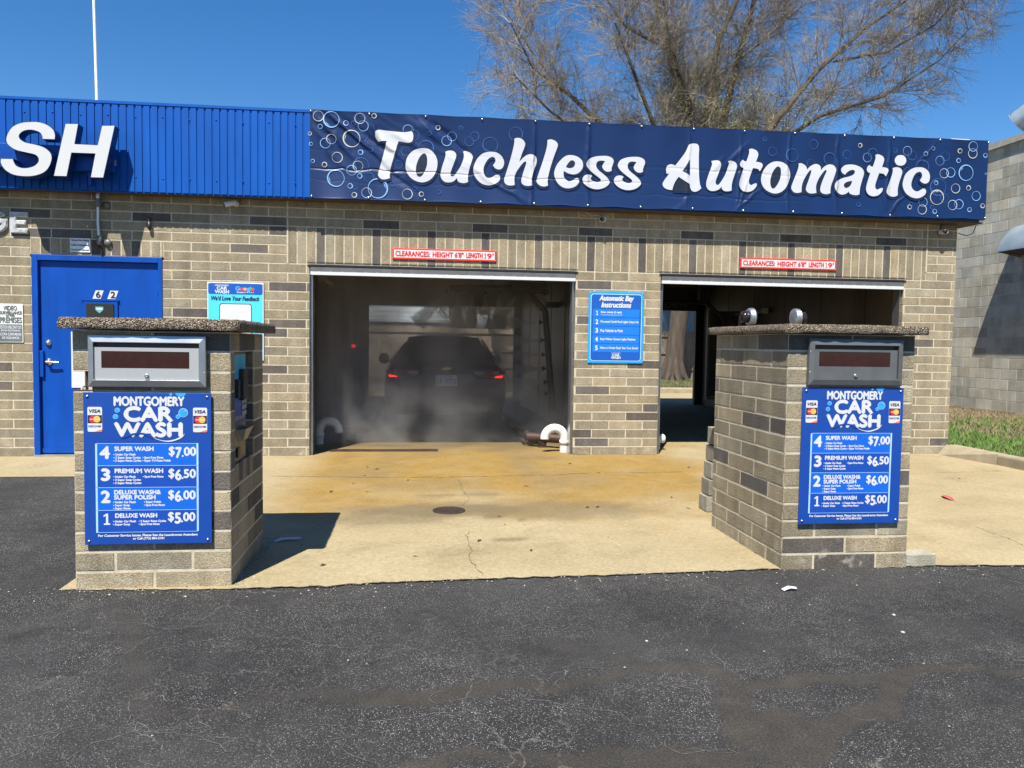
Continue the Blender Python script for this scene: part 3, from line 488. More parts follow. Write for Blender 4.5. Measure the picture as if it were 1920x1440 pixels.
# control joints (raked caulk strips)
for u, a, b in ((0, ZL, 29*C4), (CJ, ZL+.1, 29*C4)): wl.box(u-.009, u+.009, -.0075, 0, a, b, 1)
# reveals of the two bays and right end wall
for u, sgn in ((OP1[1], -1), (OP2[1], -1)):
    masonry(wl, (u, 0, 0), (0, 1, 0), (sgn, 0, 0), .003, .2, 0, 21, C4, B4)
for u in (OP1[0], OP2[0]): masonry(wl, (u, 0, 0), (0, 1, 0), (1, 0, 0), .003, .2, 0, 21, C4, B4)
masonry(wl, (XE, 0, 0), (0, 1, 0), (1, 0, 0), .003, 7.7, 0, 29, C4, B4)
wl.box(OP1[0], OP1[1], .012, .2, ZL, 29*C4, 1); wl.box(OP2[0], OP2[1], .012, .2, ZL, 29*C4, 1)
wl.build('wall', [BRICK, MORTAR], bld)
# inner walls, ceiling, back wall, roof
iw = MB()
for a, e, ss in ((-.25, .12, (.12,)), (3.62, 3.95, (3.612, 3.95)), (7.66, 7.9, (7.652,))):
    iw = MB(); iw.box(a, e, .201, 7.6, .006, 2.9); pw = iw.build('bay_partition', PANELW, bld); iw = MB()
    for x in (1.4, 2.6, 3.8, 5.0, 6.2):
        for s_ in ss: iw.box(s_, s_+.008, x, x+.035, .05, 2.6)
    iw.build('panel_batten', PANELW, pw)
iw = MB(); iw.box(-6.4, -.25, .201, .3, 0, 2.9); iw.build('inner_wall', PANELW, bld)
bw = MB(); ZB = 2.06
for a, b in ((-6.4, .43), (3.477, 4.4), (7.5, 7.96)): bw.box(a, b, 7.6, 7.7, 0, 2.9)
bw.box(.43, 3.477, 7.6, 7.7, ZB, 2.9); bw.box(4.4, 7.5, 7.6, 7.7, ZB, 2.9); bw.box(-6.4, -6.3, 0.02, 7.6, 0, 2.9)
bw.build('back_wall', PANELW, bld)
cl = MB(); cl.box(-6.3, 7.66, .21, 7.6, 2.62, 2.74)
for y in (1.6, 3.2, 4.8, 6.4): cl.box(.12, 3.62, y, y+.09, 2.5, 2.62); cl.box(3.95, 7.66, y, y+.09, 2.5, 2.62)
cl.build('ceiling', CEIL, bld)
rf = MB(); rf.box(-6.5, 8.15, -.15, 7.85, 2.93, 3.05); rf.build('roof', ROOFM, bld)
so_ = MB(); so_.box(-6.5, 8.16, -.185, -.008, 2.815, 2.83); so_.box(7.98, 8.16, -.008, 7.8, 2.815, 2.83); so_.build('soffit', mat('brown_soffit', (.07, .045, .03), .7), bld)
# corrugated fascia: pan-and-groove profile, front and right return
fa = MB(); Z0F, Z1F = 2.822, 3.718; YF = -.2
prof = []; x = -6.5
while x < 8.17:
    prof += [(x, 0), (x+.058, 0), (x+.063, .011), (x+.073, .011)]; x += .078
pts = [(p[0], YF+p[1]) for p in prof if p[0] < 8.165]+[(8.17, YF)]
fa.add([(p[0], p[1], z) for p in pts for z in (Z0F, Z1F)], [(2*i, 2*i+2, 2*i+3, 2*i+1) for i in range(len(pts)-1)])
pts = [(8.17-q, y) for (y, q) in [(YF+p[0]+6.5, p[1]) for p in prof] if y < 7.8]
fa.add([(p[0], p[1], z) for p in pts for z in (Z0F, Z1F)], [(2*i, 2*i+2, 2*i+3, 2*i+1) for i in range(len(pts)-1)])
fa.box(-6.5, 8.172, YF-.006, YF+.05, Z1F, Z1F+.028); fa.box(8.12, 8.176, YF+.05, 7.8, Z1F, Z1F+.028)
fa.box(-6.5, 8.172, YF+.0125, YF+.03, Z0F-.012, Z0F)
for i_, (x_, y_, z_) in enumerate(fa.v): fa.v[i_] = (x_, y_, z_+ZSL*(x_+1.2))
cap_ = fa.build('fascia', BLUE, bld)
for k in range(12):
    for z in (Z0F+.14+.01*(k % 2), Z1F-.12-.012*(k % 2)):
        sc = MB(); sc.lathe((-2.9+k*.27+(.039), YF, z), (0, -1, 0), [(0, .009), (.004, .009), (.007, 0.0)], 8); sc.build('screw', BLUE, cap_)
bk = MB(); bk.box(-6.5, 8.15, -.14, -.10, 2.84, Z1F); bk.box(8.08, 8.1, -.1, 7.8, 2.84, Z1F); bk.build('fascia_backing', ROOFM, bld)
# rolled-up bay doors: lintel angle, grey bottom rail and white weather strip, steel jamb tracks
for (a, b) in (OP1, OP2):
    d = MB(); d.box(a-.02, b+.02, -.012, .01, ZL-.022, ZL-.004); dd = d.build('lintel_angle', BLACK, bld)
    d = MB(); d.box(a+.01, b-.004, -.006, .05, 2.055, ZL-.024); dr = d.build('bay_door', GREYL, bld, bevel=.004)
    d = MB(); d.box(a+.012, b-.006, -.012, .045, 2.018, 2.054)
    x = a+.1
    while x < b-.1: d.box(x, x+.008, -.0125, .02, 2.054, 2.060); x += .128
    d.build('weather_strip', WHITE, dr)
    for x, w in ((a+.004, 1), (b-.034, -1)):
        d = MB(); d.box(x, x+.03, .06, .16, .006, 2.05); d.box(x+(.026 if w > 0 else 0), x+(.03 if w > 0 else .004), .02, .06, .006, 2.05)
        d.build('door_track', STEEL, bld)
    d = MB(); d.box(a-.02, b+.02, -.0075, -.0065, ZL+.018, ZL+.024); d.build('caulk_line', RUBBER, bld)
# flashing weep pins above the lintels
# blue steel entrance door
dr = MB()
x0, x1 = DOOR; F = MB()
F.box(x0, x0+.062, -.012, .09, .005, 2.16); F.box(x1-.045, x1, -.012, .09, .005, 2.16); F.box(x0+.062, x1-.045, -.012, .09, 2.10, 2.16)
fr = F.build('door_frame', BLUED, bld, bevel=.004)
dr.box(x0+.066, x1-.049, .03, .07, .03, 2.097)
door = dr.build('door', BLUED, bld, bevel=.003)
q = MB(); q.box(-2.135, -1.785, .012, .0285, 1.30, 1.682); q.box(-2.155, -1.77, .006, .0285, 1.683, 1.692); q.build('window_frame', BLUED, door)
q = MB(); q.box(-2.10, -1.822, .0, .0115, 1.33, 1.652); q.build('window', mat('black_glass', (.01, .011, .012), .15, var=.2, ns=30), door)
q = MB(); q.T = lambda u, v, w: (u, -.002-w, v); q.poly([(-2.005, 1.62), (-1.925, 1.62), (-1.925, 1.585), (-1.965, 1.55), (-2.005, 1.585)], .001, 0); q.rect(-1.998, 1.588, -1.932, 1.606, .002, 1)
q.build('window_sticker', [mat('teal_sticker', (.10, .30, .32)), WHITE], door)
for t, xa in (('6', -2.035), ('2', -1.885)):
    q = MB(); q.T = lambda u, v, w: (u, .029-w, v)
    q.poly([(xa-.01, 1.705), (xa+.072, 1.705), (xa+.105, 1.795), (xa+.023, 1.795)], .001, 0); q.text(t, (xa+.028, 1.718, xa+.072, 1.783), .003, 1, .003)
    q.build('number_plate', [WHITE, BLACK], door)
q = MB(); q.lathe((-2.495, .03, 1.225), (0, -1, 0), [(0, .032), (.012, .031), (.016, .02), (.03, .018), (.031, 0)], 18); q.build('deadbolt', STEEL, door)
q = MB(); q.lathe((-2.495, .03, 1.02), (0, -1, 0), [(0, .038), (.012, .037), (.016, .016), (.055, .014), (.056, 0)], 18); q.tube([(-2.50, -.025, 1.02), (-2.44, -.027, 1.02), (-2.375, -.022, 1.018)], [.012, .011, .009], 10); q.build('handle', CHROME, door)
q = MB(); q.box(x0+.055, x0+.10, .0, .03, .86, 1.14); q.build('strike_guard', BLUED, door, bevel=.004)
q = MB()
for z in (1.75, .95, .25): q = MB(); q.lathe((x1-.05, .02, z), (0, 0, 1), [(0, 0), (0, .009), (.11, .009), (.11, 0)], 10); q.build('hinge', BLUED, door)
q = MB(); q.box(x0+.066, x1-.05, .018, .029, .04, .09); q.build('kick_strip', BLUED, door)
q = MB(); q.box(x0, x1, -.02, .09, .0051, .022); q.build('sill', mat('sill_metal', (.3, .3, .28), .5, .5), bld)

# ---------------------------------------------------------------- banner on the fascia
bn = thing('banner', 'long navy vinyl banner reading Touchless Automatic with bubbles', 'banner', (4.2, -.21, 2.82))
FOLDS = [(0.266, 3.758, 0.805, 3.183, 0.03, 0.016), (0.444, 3.727, 1.067, 3.215, 0.028, 0.018), (0.603, 3.676, 1.188, 3.281, 0.035, -0.014), (0.286, 3.6, 0.665, 3.077, 0.04, 0.012), (0.802, 3.706, 1.434, 3.088, 0.03, 0.012), (0.893, 3.73, 1.005, 3.414, 0.02, 0.01), (0.986, 3.231, 1.436, 2.864, 0.03, -0.014), (1.105, 3.58, 1.555, 3.358, 0.04, 0.01), (1.531, 3.701, 2.03, 3.317, 0.035, -0.016), (1.429, 3.717, 1.677, 3.445, 0.03, 0.01), (2.179, 3.098, 2.689, 2.828, 0.03, 0.013), (1.926, 3.313, 2.201, 3.037, 0.03, 0.008), (1.266, 3.709, 1.759, 3.469, 0.05, 0.01), (2.7, 3.739, 2.673, 2.785, 0.022, 0.016), (3.329, 3.77, 3.305, 2.808, 0.022, 0.016), (5.082, 3.786, 5.074, 2.811, 0.02, 0.008), (5.672, 3.814, 5.668, 2.831, 0.02, 0.014), (6.265, 3.843, 6.264, 2.852, 0.02, 0.014), (6.897, 3.873, 6.9, 2.874, 0.02, 0.011), (4.466, 3.756, 4.454, 2.789, 0.02, 0.008), (5.05, 2.878, 5.38, 3.141, 0.02, 0.008), (5.074, 2.89, 5.184, 3.224, 0.015, 0.008), (6.905, 2.875, 7.167, 3.141, 0.02, 0.01), (6.886, 2.897, 6.76, 3.195, 0.02, 0.006), (7.496, 3.762, 7.256, 3.425, 0.02, 0.008), (4.892, 3.348, 5.218, 3.657, 0.03, 0.008), (4.728, 3.274, 4.912, 3.485, 0.03, 0.006), (0.227, 3.143, 2.179, 3.129, 0.01, -0.006), (2.179, 3.129, 4.158, 3.114, 0.01, -0.004), (3.904, 3.306, 6.059, 3.283, 0.012, -0.003), (3.912, 2.994, 6.071, 2.984, 0.012, -0.003)]
def banner_mat(name, base, rough=.42):
    m = mat(name, base, rough, var=.03, ns=2, spec=.35); n, l = m.node_tree.nodes, m.node_tree.links
    pos = n.new('ShaderNodeNewGeometry').outputs['Position']; b = n.new('ShaderNodeBump'); b.inputs['Distance'].default_value = 1.0; b.inputs['Strength'].default_value = 1.0
    def op(kind, x, y=None, z=None, clamp=False):
        q = n.new('ShaderNodeMath'); q.operation = kind; q.use_clamp = clamp
        for i, v in enumerate((x, y, z)):
            if v is None: continue
            if isinstance(v, (int, float)): q.inputs[i].default_value = v
            else: l.new(v, q.inputs[i])
        return q.outputs[0]
    sx = n.new('ShaderNodeSeparateXYZ'); l.new(pos, sx.inputs[0]); PX_, PZ_ = sx.outputs[0], sx.outputs[2]; h = None
    wob_n = n.new('ShaderNodeTexNoise'); wob_n.inputs['Scale'].default_value = 3.5; l.new(pos, wob_n.inputs[0]); wob_v = op('MULTIPLY_ADD', wob_n.outputs[0], .10, -.05)
    for (x0, z0, x1, z1, w, amp) in FOLDS:
        L = math.hypot(x1-x0, z1-z0); tx, tz = (x1-x0)/L, (z1-z0)/L
        al = op('MULTIPLY_ADD', PX_, tx/L, op('MULTIPLY_ADD', PZ_, tz/L, -(x0*tx+z0*tz)/L), True)
        al = op('MAXIMUM', op('MINIMUM', al, 1.0), 0.0)
        pe = op('ADD', op('MULTIPLY_ADD', PX_, -tz, op('MULTIPLY_ADD', PZ_, tx, x0*tz-z0*tx)), wob_v)
        g = op('EXPONENT', op('MULTIPLY', op('MULTIPLY', pe, pe), -1/(w*w)))
        win = op('MULTIPLY', op('SUBTRACT', 1.0, al), op('MULTIPLY_ADD', al, 4.0, .25)) ; term = op('MULTIPLY', op('MULTIPLY', g, win), amp)
        h = term if h is None else op('ADD', h, term)
    soft = n.new('ShaderNodeTexNoise'); soft.inputs['Scale'].default_value = 2.2; soft.inputs['Detail'].default_value = 1; l.new(pos, soft.inputs[0])
    h = op('MULTIPLY_ADD', soft.outputs[0], .012, h)
    l.new(h, b.inputs['Height']); l.new(b.outputs[0], n['Principled BSDF'].inputs['Normal']); return m
VIN = banner_mat('navy_vinyl', (.003, .019, .082)); VINW = banner_mat('white_vinyl', (.46, .475, .52)); VINH = banner_mat('dark_print', (.010, .016, .034)); VINM = banner_mat('mid_print', (.004, .015, .062))
BX0, BX1, BZ0, BZ1 = .268, 8.172, 2.818, 3.758
gx = [.6058*k+.285 for k in range(14)]
def sag(u, v): return .004*math.sin(u*17)+.0035*math.sin(u*41+1)
b = MB(); N = 160; vs = []
rows = [0, .02, .5, .98, 1]
for i in range(N+1):
    u = BX0+(BX1-BX0)*i/N
    near = min(abs(u-g) for g in gx)
    for r in rows:
        z = BZ0+(BZ1-BZ0)*r
        if r < .1: z += .012*min(near/.3, 1)*(1+.4*math.sin(u*9))
        if r > .9: z -= .008*min(near/.3, 1)
        vs.append((u, YF-.0095-(.006*min(near/.3, 1) if r in (0, 1) else .002*math.sin(u*11)), z))
k = len(rows); fs = [(i*k+j, (i+1)*k+j, (i+1)*k+j+1, i*k+j+1) for i in range(N) for j in range(k-1)]
b.add(vs, fs, 0, None, True)
b.v = [(x_, y_, z_+ZSL*(x_-.3)) for x_, y_, z_ in b.v]
b.build('sheet', VIN, bn)
TB = lambda u, v, w: (u, YF-.0150-w, v)
b = MB(); b.T = TB; h2 = MB(); h2.T = TB; h3 = MB(); h3.T = TB
for gi, lps in enumerate(GLYPHS):
    L = [spline([(x/1000, z/1000, c) for x, z, c in lp]) for lp in lps]
    b.fill(L, .004)
    h2.fill([grow_loop(L[0], .011)], .002+.00003*gi); h3.fill([[(x, z-.010) for x, z in grow_loop(L[0], .020)]], .001+.00003*gi)
b.build('lettering', VINW, bn); h2.build('lettering_outline', VINH, bn); h3.build('lettering_glow', VINM, bn)
pr = [banner_mat('bubble_white', (.44, .45, .40)), banner_mat('bubble_blue', (.20, .38, .66)), banner_mat('bubble_mid', (.14, .24, .45)), banner_mat('bubble_faint', (.03, .085, .26))]
b = MB(); b.T = TB
for i, (x, z, r, m) in enumerate(BUB):
    x, z, r = x/1000, z/1000, r/1000
    if x-r < BX0+.005: r = max(.02, x-BX0-.008)
    if x+r > BX1-.005: r = BX1-.008-x
    zt_ = ZSL*(x-.3)
    if z+r > BZ1-.014+zt_: z = BZ1-.014-r+zt_
    if z-r < BZ0+.02+zt_: z = BZ0+.02+r+zt_
    a0 = random.uniform(0, 6.28); w0 = -.0005+i*.00001 if m == 3 else .0003+i*.00001
    b.ring(x, z, r*.86 if r > .04 else r*.66, r, w0, m, 28, thick=lambda a: .35+.65*abs(math.cos((a-a0)/2))**2)
    if r > .075: b.ring(x, z, r*.68, r*.77, w0, m, 10, a0-.5, a0+.5, thick=lambda a: max(.05, 1-abs(a-a0)/.5))
b.build('bubble_print', pr, bn)
for z in (BZ1-.022, BZ0+.022):
    for g in gx:
        q = MB(); q.lathe((g+random.uniform(-.01, .01), YF-.012, z+ZSL*(g-.3)+random.uniform(-.004, .004)), (0, -1, 0), [(0, .013), (.007, .012), (.012, .006), (.013, 0)], 10); q.build('grommet', CHROME, bn)
# ---------------------------------------------------------------- channel letters on the fascia
for lp, nm in zip(SH, ('S', 'H')):
    cx = sum(p[0] for p in lp[0])/len(lp[0])/1000
    t = thing('channel_letter', 'big white slanted channel letter %s mounted on the blue fascia' % nm, 'sign letter', (cx, -.43, 3.1), 'big white sign letters')
    L = [spline([(x/1000, z/1000, c) for x, z, c in l], 6) for l in lp]
    q = MB(); q.T = lambda u, v, w: (u, -.43-w, v); q.fill([grow_loop(l, -.004) for l in L], .0015); q.build('letter_face', mat('acrylic_white', (.48, .485, .485), .35, var=.02), t)
    q = MB(); q.T = lambda u, v, w: (u, -.43-w, v); q.extr(L, -.125, 0); q.build('letter_return', mat('navy_return', (.004, .025, .11), .4), t)
t = thing('sign_raceway', 'blue metal raceway box behind the big white letters', 'raceway', (-2.6, -.25, 3.0))
q = MB(); q.box(-6.2, -1.69, -.305, -.213, 3.0, 3.24); q.build('channel', BLUED, t, bevel=.004)
for x in (-2.46, -1.95):
    q = MB(); q.add([(x-.03, -.25, 3.0), (x+.03, -.25, 3.0), (x+.02, -.205, 2.86), (x-.01, -.205, 2.86)], [(0, 1, 2, 3)]); q.box(x-.015, x+.015, -.25, -.212, 2.86, 3.0); q.build('bracket', BLUED, t)
q = MB(); q.box(-1.688, -1.677, -.29, -.25, 3.06, 3.12); q.build('junction_plate', STEEL, t)
# GE letters on the brick: moulded plastic with raised rim
def stroke_loops(pts, r):
    q = []; n = len(pts)
    for side in (1, -1):
        rng_ = range(n) if side == 1 else range(n-1, -1, -1)
        for i in rng_:
            a, b = pts[max(i-1, 0)], pts[min(i+1, n-1)]; dx, dy = b[0]-a[0], b[1]-a[1]; L = math.hypot(dx, dy)
            q.append((pts[i][0]-side*dy/L*r, pts[i][1]+side*dx/L*r))
    return q
GEM = mat('weathered_plastic', (.36, .37, .38), .5, var=.3, ns=22); GER = mat('pale_rim', (.62, .62, .58), .5)
def wall_letter(ch, outline):
    t = thing('wall_letter', 'weathered grey moulded letter %s on the shaded brick' % ch, 'sign letter', (outline[0][0], -.01, 2.4), 'grey wall letters')
    q = MB(); q.T = lambda u, v, w: (u, -.006-w, v); q.extr([outline], 0, .022); q.build('letter_rim', GER, t, bevel=.004)
    q = MB(); q.T = lambda u, v, w: (u, -.0285-w, v); inn = grow_loop(outline, -.009); q.extr([inn], 0, .010); q.build('letter_face', GEM, t, bevel=.006)
sE = lambda u, v: (-2.836+u*.175, 2.372+v*.222)
wall_letter('E', [sE(*p) for p in ((0, .1), (.1, 0), (1, 0), (1, .24), (.38, .24), (.38, .4), (.9, .4), (.9, .62), (.38, .62), (.38, .77), (1, .77), (1, 1), (.08, 1), (0, .92))])
G_ = []
cx, cz = -2.975, 2.487
for i in range(25):
    a = R(40)+R(290)*i/24; G_.append((cx+.118*math.cos(a), cz+.118*math.sin(a)))
o_ = [(cx+.122*math.cos(R(38)+R(300)*i/24), cz+.115*math.sin(R(38)+R(300)*i/24)) for i in range(25)]+[(-2.858, 2.52), (-2.96, 2.52), (-2.96, 2.468), (-2.905, 2.468)]
i_ = [(cx+.066*math.cos(R(330)-R(285)*i/20), cz+.062*math.sin(R(330)-R(285)*i/20)) for i in range(21)]
wall_letter('G', o_+i_)

# ---------------------------------------------------------------- wall signs
def one(q, box, w, m=0):
    x0, y0, x1, y1 = box; W_, H_ = x1-x0, y1-y0
    q.add([(x0+W_*a, y0+H_*b, w) for a, b in ((.1, 0), (1, 0), (1, .14), (.72, .14), (.72, 1), (.42, 1), (.05, .84), (.05, .70), (.40, .82), (.40, .14), (.1, .14))], [(0, 1, 2, 3, 9, 10), (3, 4, 5, 9), (5, 6, 7, 8)], m)
def bolts(t, x0, x1, z0, z1, y, d=.018, r=.006):
    for x in (x0+d, x1-d):
        for z in (z0+d, z1-d):
            q = MB(); q.lathe((x, y, z), (0, -1, 0), [(0, r), (.004, r), (.006, 0)], 8); q.build('bolt', STEEL, t)
for xa, xb, za, zb, lab in ((1.141, 2.306, 2.215, 2.338, 'white clearance sign with red border above the bay where the car is washed'),
                            (5.201, 6.406, 2.222, 2.345, 'white clearance sign with red border above the empty bay')):
    t = thing('clearance_sign', lab, 'sign', ((xa+xb)/2, -.02, za), 'clearance signs above the bays')
    q = MB(); q.box(xa, xb, -.020, -.008, za, zb); q.build('border', SIGNRED, t, bevel=.003)
    q = MB(); q.T = lambda u, v, w: (u, -.0205-w, v); q.rect(xa+.018, za+.018, xb-.018, zb-.018, .001); q.build('panel', WHITE, t)
    W_ = xb-xa
    for s, a, e in (('CLEARANCES:', .03, .355), ('HEIGHT 6\'8"', .385, .68), ("LENGTH", .71, .865), ("9'", .912, .972)): 
        q = MB(); q.T = lambda u, v, w: (u, -.0225-w, v); q.text(s, (xa+W_*a, za+.034, xa+W_*e, zb-.034), .001, 0, .003)
        if s == "9'": one(q, (xa+W_*.882, za+.034, xa+W_*.903, zb-.034), .001)
        q.build('lettering', SIGNTXR, t)
    bolts(t, xa, xb, za, zb, -.02, .011, .005)
SB1 = mat('sign_light_blue', (.010, .26, .66), .35, var=.03); SB2 = mat('sign_blue', (.006, .075, .36), .35, var=.03); SB3 = mat('sign_row_blue', (.006, .15, .68), .35, var=.03); PALE = mat('pale_blue_line', (.42, .66, .86), .4)
def rrect(x0, z0, x1, z1, r, n=5):
    return [(cx+r*math.cos(a0+math.pi/2*k/n), cz+r*math.sin(a0+math.pi/2*k/n)) for cx, cz, a0 in ((x1-r, z1-r, 0), (x0+r, z1-r, math.pi/2), (x0+r, z0+r, math.pi), (x1-r, z0+r, 1.5*math.pi)) for k in range(n+1)]
# bay instructions
X0, X1, Z0, Z1 = 3.388, 4.043, 1.079, 1.907
t = thing('instruction_sign', 'light blue Automatic Bay Instructions sign on the brick pier between the bays', 'sign', (3.7, -.02, 1.08))
q = MB(); q.box(X0, X1, -.017, -.007, Z0, Z1); q.build('panel', SB1, t, bevel=.003)
q = MB(); q.T = lambda u, v, w: (u, -.0175-w, v); q.fill([rrect(X0+.024, Z0+.026, X1-.024, Z1-.026, .035)], .001, 1); q.fill([rrect(X0+.030, Z0+.032, X1-.030, Z1-.032, .03)], .002, 0)
for k in range(5):
    z = 1.706-k*.101; q.fill([rrect(X0+.052, z-.093, X1-.05, z, .008, 2)], .003, 2)
q.build('printed_field', [SB2, PALE, SB3], t)
q = MB(); q.T = lambda u, v, w: (u, -.021-w, v)
q.text('Automatic Bay', (X0+.125, 1.785, X1-.125, 1.862), .001, 0, .004, .25); q.text('Instructions', (X0+.15, 1.725, X1-.155, 1.785), .001, 0, .004, .25)
for k, (s, xe) in enumerate((('Enter slowly (3 mph)', .33), ('Proceed Until Red Light Stays Lit', .535), ('Put Vehicle in Park', .35), ('Exit When Green Light Flashes', .50), ('Have a Great Day! See You Soon!', .535))):
    z = 1.706-k*.101; (q.text(str(k+1), (X0+.085, z-.072, X0+.112, z-.022), .001, 0, .003) if k else one(q, (X0+.085, z-.072, X0+.112, z-.022), .001))
    q.text(s, (X0+.145, z-.063 if k else z-.052, X0+.06+xe, z-.032 if k else z-.024), .001, 0, .0015)
q.text('for best results with undercar flush', (X0+.145, 1.706-.073, X0+.40, 1.706-.058), .001, 0)
q.text('MONTGOMERY', (3.665, 1.190, 3.775, 1.204), .001); q.text('CAR', (3.675, 1.160, 3.765, 1.187), .001, 0, .002); q.text('WASH', (3.665, 1.130, 3.775, 1.157), .001, 0, .002)
q.build('lettering', WHITE, t); bolts(t, X0, X1, Z0, Z1, -.017)
# feedback sign; the code square stays blank
X0, X1, Z0, Z1 = -.849, -.252, 1.06, 1.912
CY = mat('sign_cyan', (.06, .50, .78), .35, var=.03)
t = thing('feedback_sign', "cyan and navy We'd Love Your Feedback sign half hidden behind the left kiosk", 'sign', (-.55, -.02, 1.06))
q = MB(); q.box(X0, X1, -.017, -.007, Z0, Z1); q.build('panel', WHITE, t, bevel=.003)
q = MB(); q.T = lambda u, v, w: (u, -.0175-w, v); q.fill([rrect(X0+.012, Z0+.012, X1-.012, Z1-.012, .02)], .001, 0); q.fill([rrect(X0+.012, 1.782, X1-.012, Z1-.012, .02)], .002, 1)
q.fill([rrect(-.722, 1.34, -.378, 1.682, .03)], .002, 2); q.fill([rrect(-.714, 1.348, -.386, 1.674, .026)], .003, 3); q.build('printed_field', [CY, SB2, BLACK, WHITE], t)
q = MB(); q.T = lambda u, v, w: (u, -.0205-w, v); q.text("We'd Love Your Feedback", (-.805, 1.715, -.298, 1.762), .001, 1, .002, .25)
q.text('MONTGOMERY', (-.765, 1.868, -.62, 1.885), .001, 0, .001); q.text('CAR', (-.745, 1.830, -.64, 1.863), .001, 0, .003); q.text('WASH', (-.765, 1.790, -.62, 1.825), .001, 0, .003)
q.text('Reviews', (-.535, 1.797, -.455, 1.815), .001, 0, .001)
for k in range(5): q.disc(-.44+.019*k, 1.806, .006, .001, 0, 6)
x = -.548
for ch, w_, dz, mi in (('G', .042, 0, 2), ('o', .030, 0, 3), ('o', .030, 0, 4), ('g', .029, -.013, 2), ('l', .006, 0, 5), ('e', .028, 0, 3)):
    q.text(ch, (x, 1.826+dz, x+w_, 1.868 if ch in 'Gl' else 1.855), .001, mi, .0018); x += w_+.006
q.build('lettering', [WHITE, mat('ink', (.012, .02, .05), .5), mat('print_blue', (.15, .35, .85)), mat('print_red', (.75, .06, .04)), mat('print_yellow', (.85, .55, .03)), mat('print_green', (.06, .45, .10))], t)
bolts(t, X0, X1, Z0, Z1, -.017)
# video surveillance sign
X0, X1, Z0, Z1 = -2.975, -2.728, 1.224, 1.632
t = thing('surveillance_sign', 'sun-bleached video surveillance sign in two languages beside the blue door', 'sign', (-2.85, -.01, 1.22))
q = MB(); q.box(X0, X1, -.013, -.006, Z0, Z1); q.build('panel', mat('faded_cream', (.62, .62, .55), .6, var=.1), t, bevel=.002)
q = MB(); q.T = lambda u, v, w: (u, -.0135-w, v); q.fill([rrect(X0+.008, Z0+.008, X1-.008, 1.415, .012)], .001); q.build('dark_field', mat('faded_grey', (.10, .12, .13), .6, var=.15), t)
q = MB(); q.T = lambda u, v, w: (u, -.0155-w, v)
for s, a, e, z, h in (('VIDEO', .055, .19, 1.565, .045), ('SURVEILLANCE', .02, .235, 1.522, .032), ('ON THESE', .08, .165, 1.500, .014), ('PREMISES', .02, .235, 1.432, .058)): q.text(s, (X0+a, z, X0+e, z+h), .001, 0, .002)
for s, a, e, z, h in (('ESTOS RECINTOS', .02, .23, 1.368, .032), ('ESTAN PROTEGIDOS', .03, .22, 1.340, .018), ('CON CÁMARAS', .02, .23, 1.296, .036), ('DE VIGILANCIA', .04, .21, 1.260, .024)): q.text(s, (X0+a, z, X0+e, z+h), .001, 1, .001)
q.build('lettering', [mat('faded_grey'), WHITE], t)
# little paper notice above the door
X0, X1, Z0, Z1 = -2.248, -2.045, 2.195, 2.342
t = thing('notice_sign', 'small white notice plate with three dark lines above the blue door', 'sign', (-2.15, -.01, 2.19))
q = MB(); q.box(X0, X1, -.012, -.006, Z0, Z1); q.build('panel', mat('notice_white', (.66, .70, .70), .5), t)
q = MB(); q.T = lambda u, v, w: (u, -.0125-w, v)
for s, z in (('This Auto Wash Washing', 2.305), ('Facility is Independently', 2.255), ('Owned and Operated', 2.205)): q.text(s, (X0+.012, z, X1-.012, z+.024), .001, 0, .0008)
q.build('lettering', mat('ink'), t)
t = thing('paper_notice', 'white sheet taped to the blue door behind the left kiosk', 'notice', (-2.15, .02, .75))
q = MB(); q.box(-2.266, -1.95, .0225, .0245, .745, 1.348); q.build('sheet', WHITE, t)

# ---------------------------------------------------------------- payment kiosks (brick pillars)
def aggregate():
    m = bpy.data.materials.new('exposed_aggregate'); m.use_nodes = True; n, l = m.node_tree.nodes, m.node_tree.links; p = n['Principled BSDF']
    pos = n.new('ShaderNodeNewGeometry').outputs['Position']
    v = n.new('ShaderNodeTexVoronoi'); v.inputs['Scale'].default_value = 150; l.new(pos, v.inputs['Vector'])
    s = n.new('ShaderNodeSeparateColor'); l.new(v.outputs['Color'], s.inputs[0])
    r = n.new('ShaderNodeValToRGB'); l.new(s.outputs[0], r.inputs[0]); e = r.color_ramp.elements
    e[0].position = 0; e[0].color = (.07, .05, .035, 1); e[1].position = 1; e[1].color = (.66, .58, .44, 1)
    for ps, c in ((.3, (.20, .14, .09)), (.55, (.33, .25, .16)), (.8, (.45, .38, .27))): k = e.new(ps); k.color = (*c, 1)
    mr = n.new('ShaderNodeMapRange'); mr.inputs[1].default_value = .25; mr.inputs[2].default_value = .6; mr.inputs[3].default_value = 1; mr.inputs[4].default_value = .3; l.new(v.outputs['Distance'], mr.inputs[0])
    mx = n.new('ShaderNodeMix'); mx.data_type = 'RGBA'; mx.blend_type = 'MULTIPLY'; mx.inputs[0].default_value = 1; l.new(r.outputs[0], mx.inputs[6]); l.new(mr.outputs[0], mx.inputs[7]); l.new(mx.outputs[2], p.inputs['Base Color'])
    b = n.new('ShaderNodeBump'); b.inputs['Strength'].default_value = 1; b.inputs['Distance'].default_value = .012; b.invert = True; l.new(v.outputs['Distance'], b.inputs['Height']); l.new(b.outputs[0], p.inputs['Normal'])
    p.inputs['Roughness'].default_value = .8; return m
AGG = aggregate()
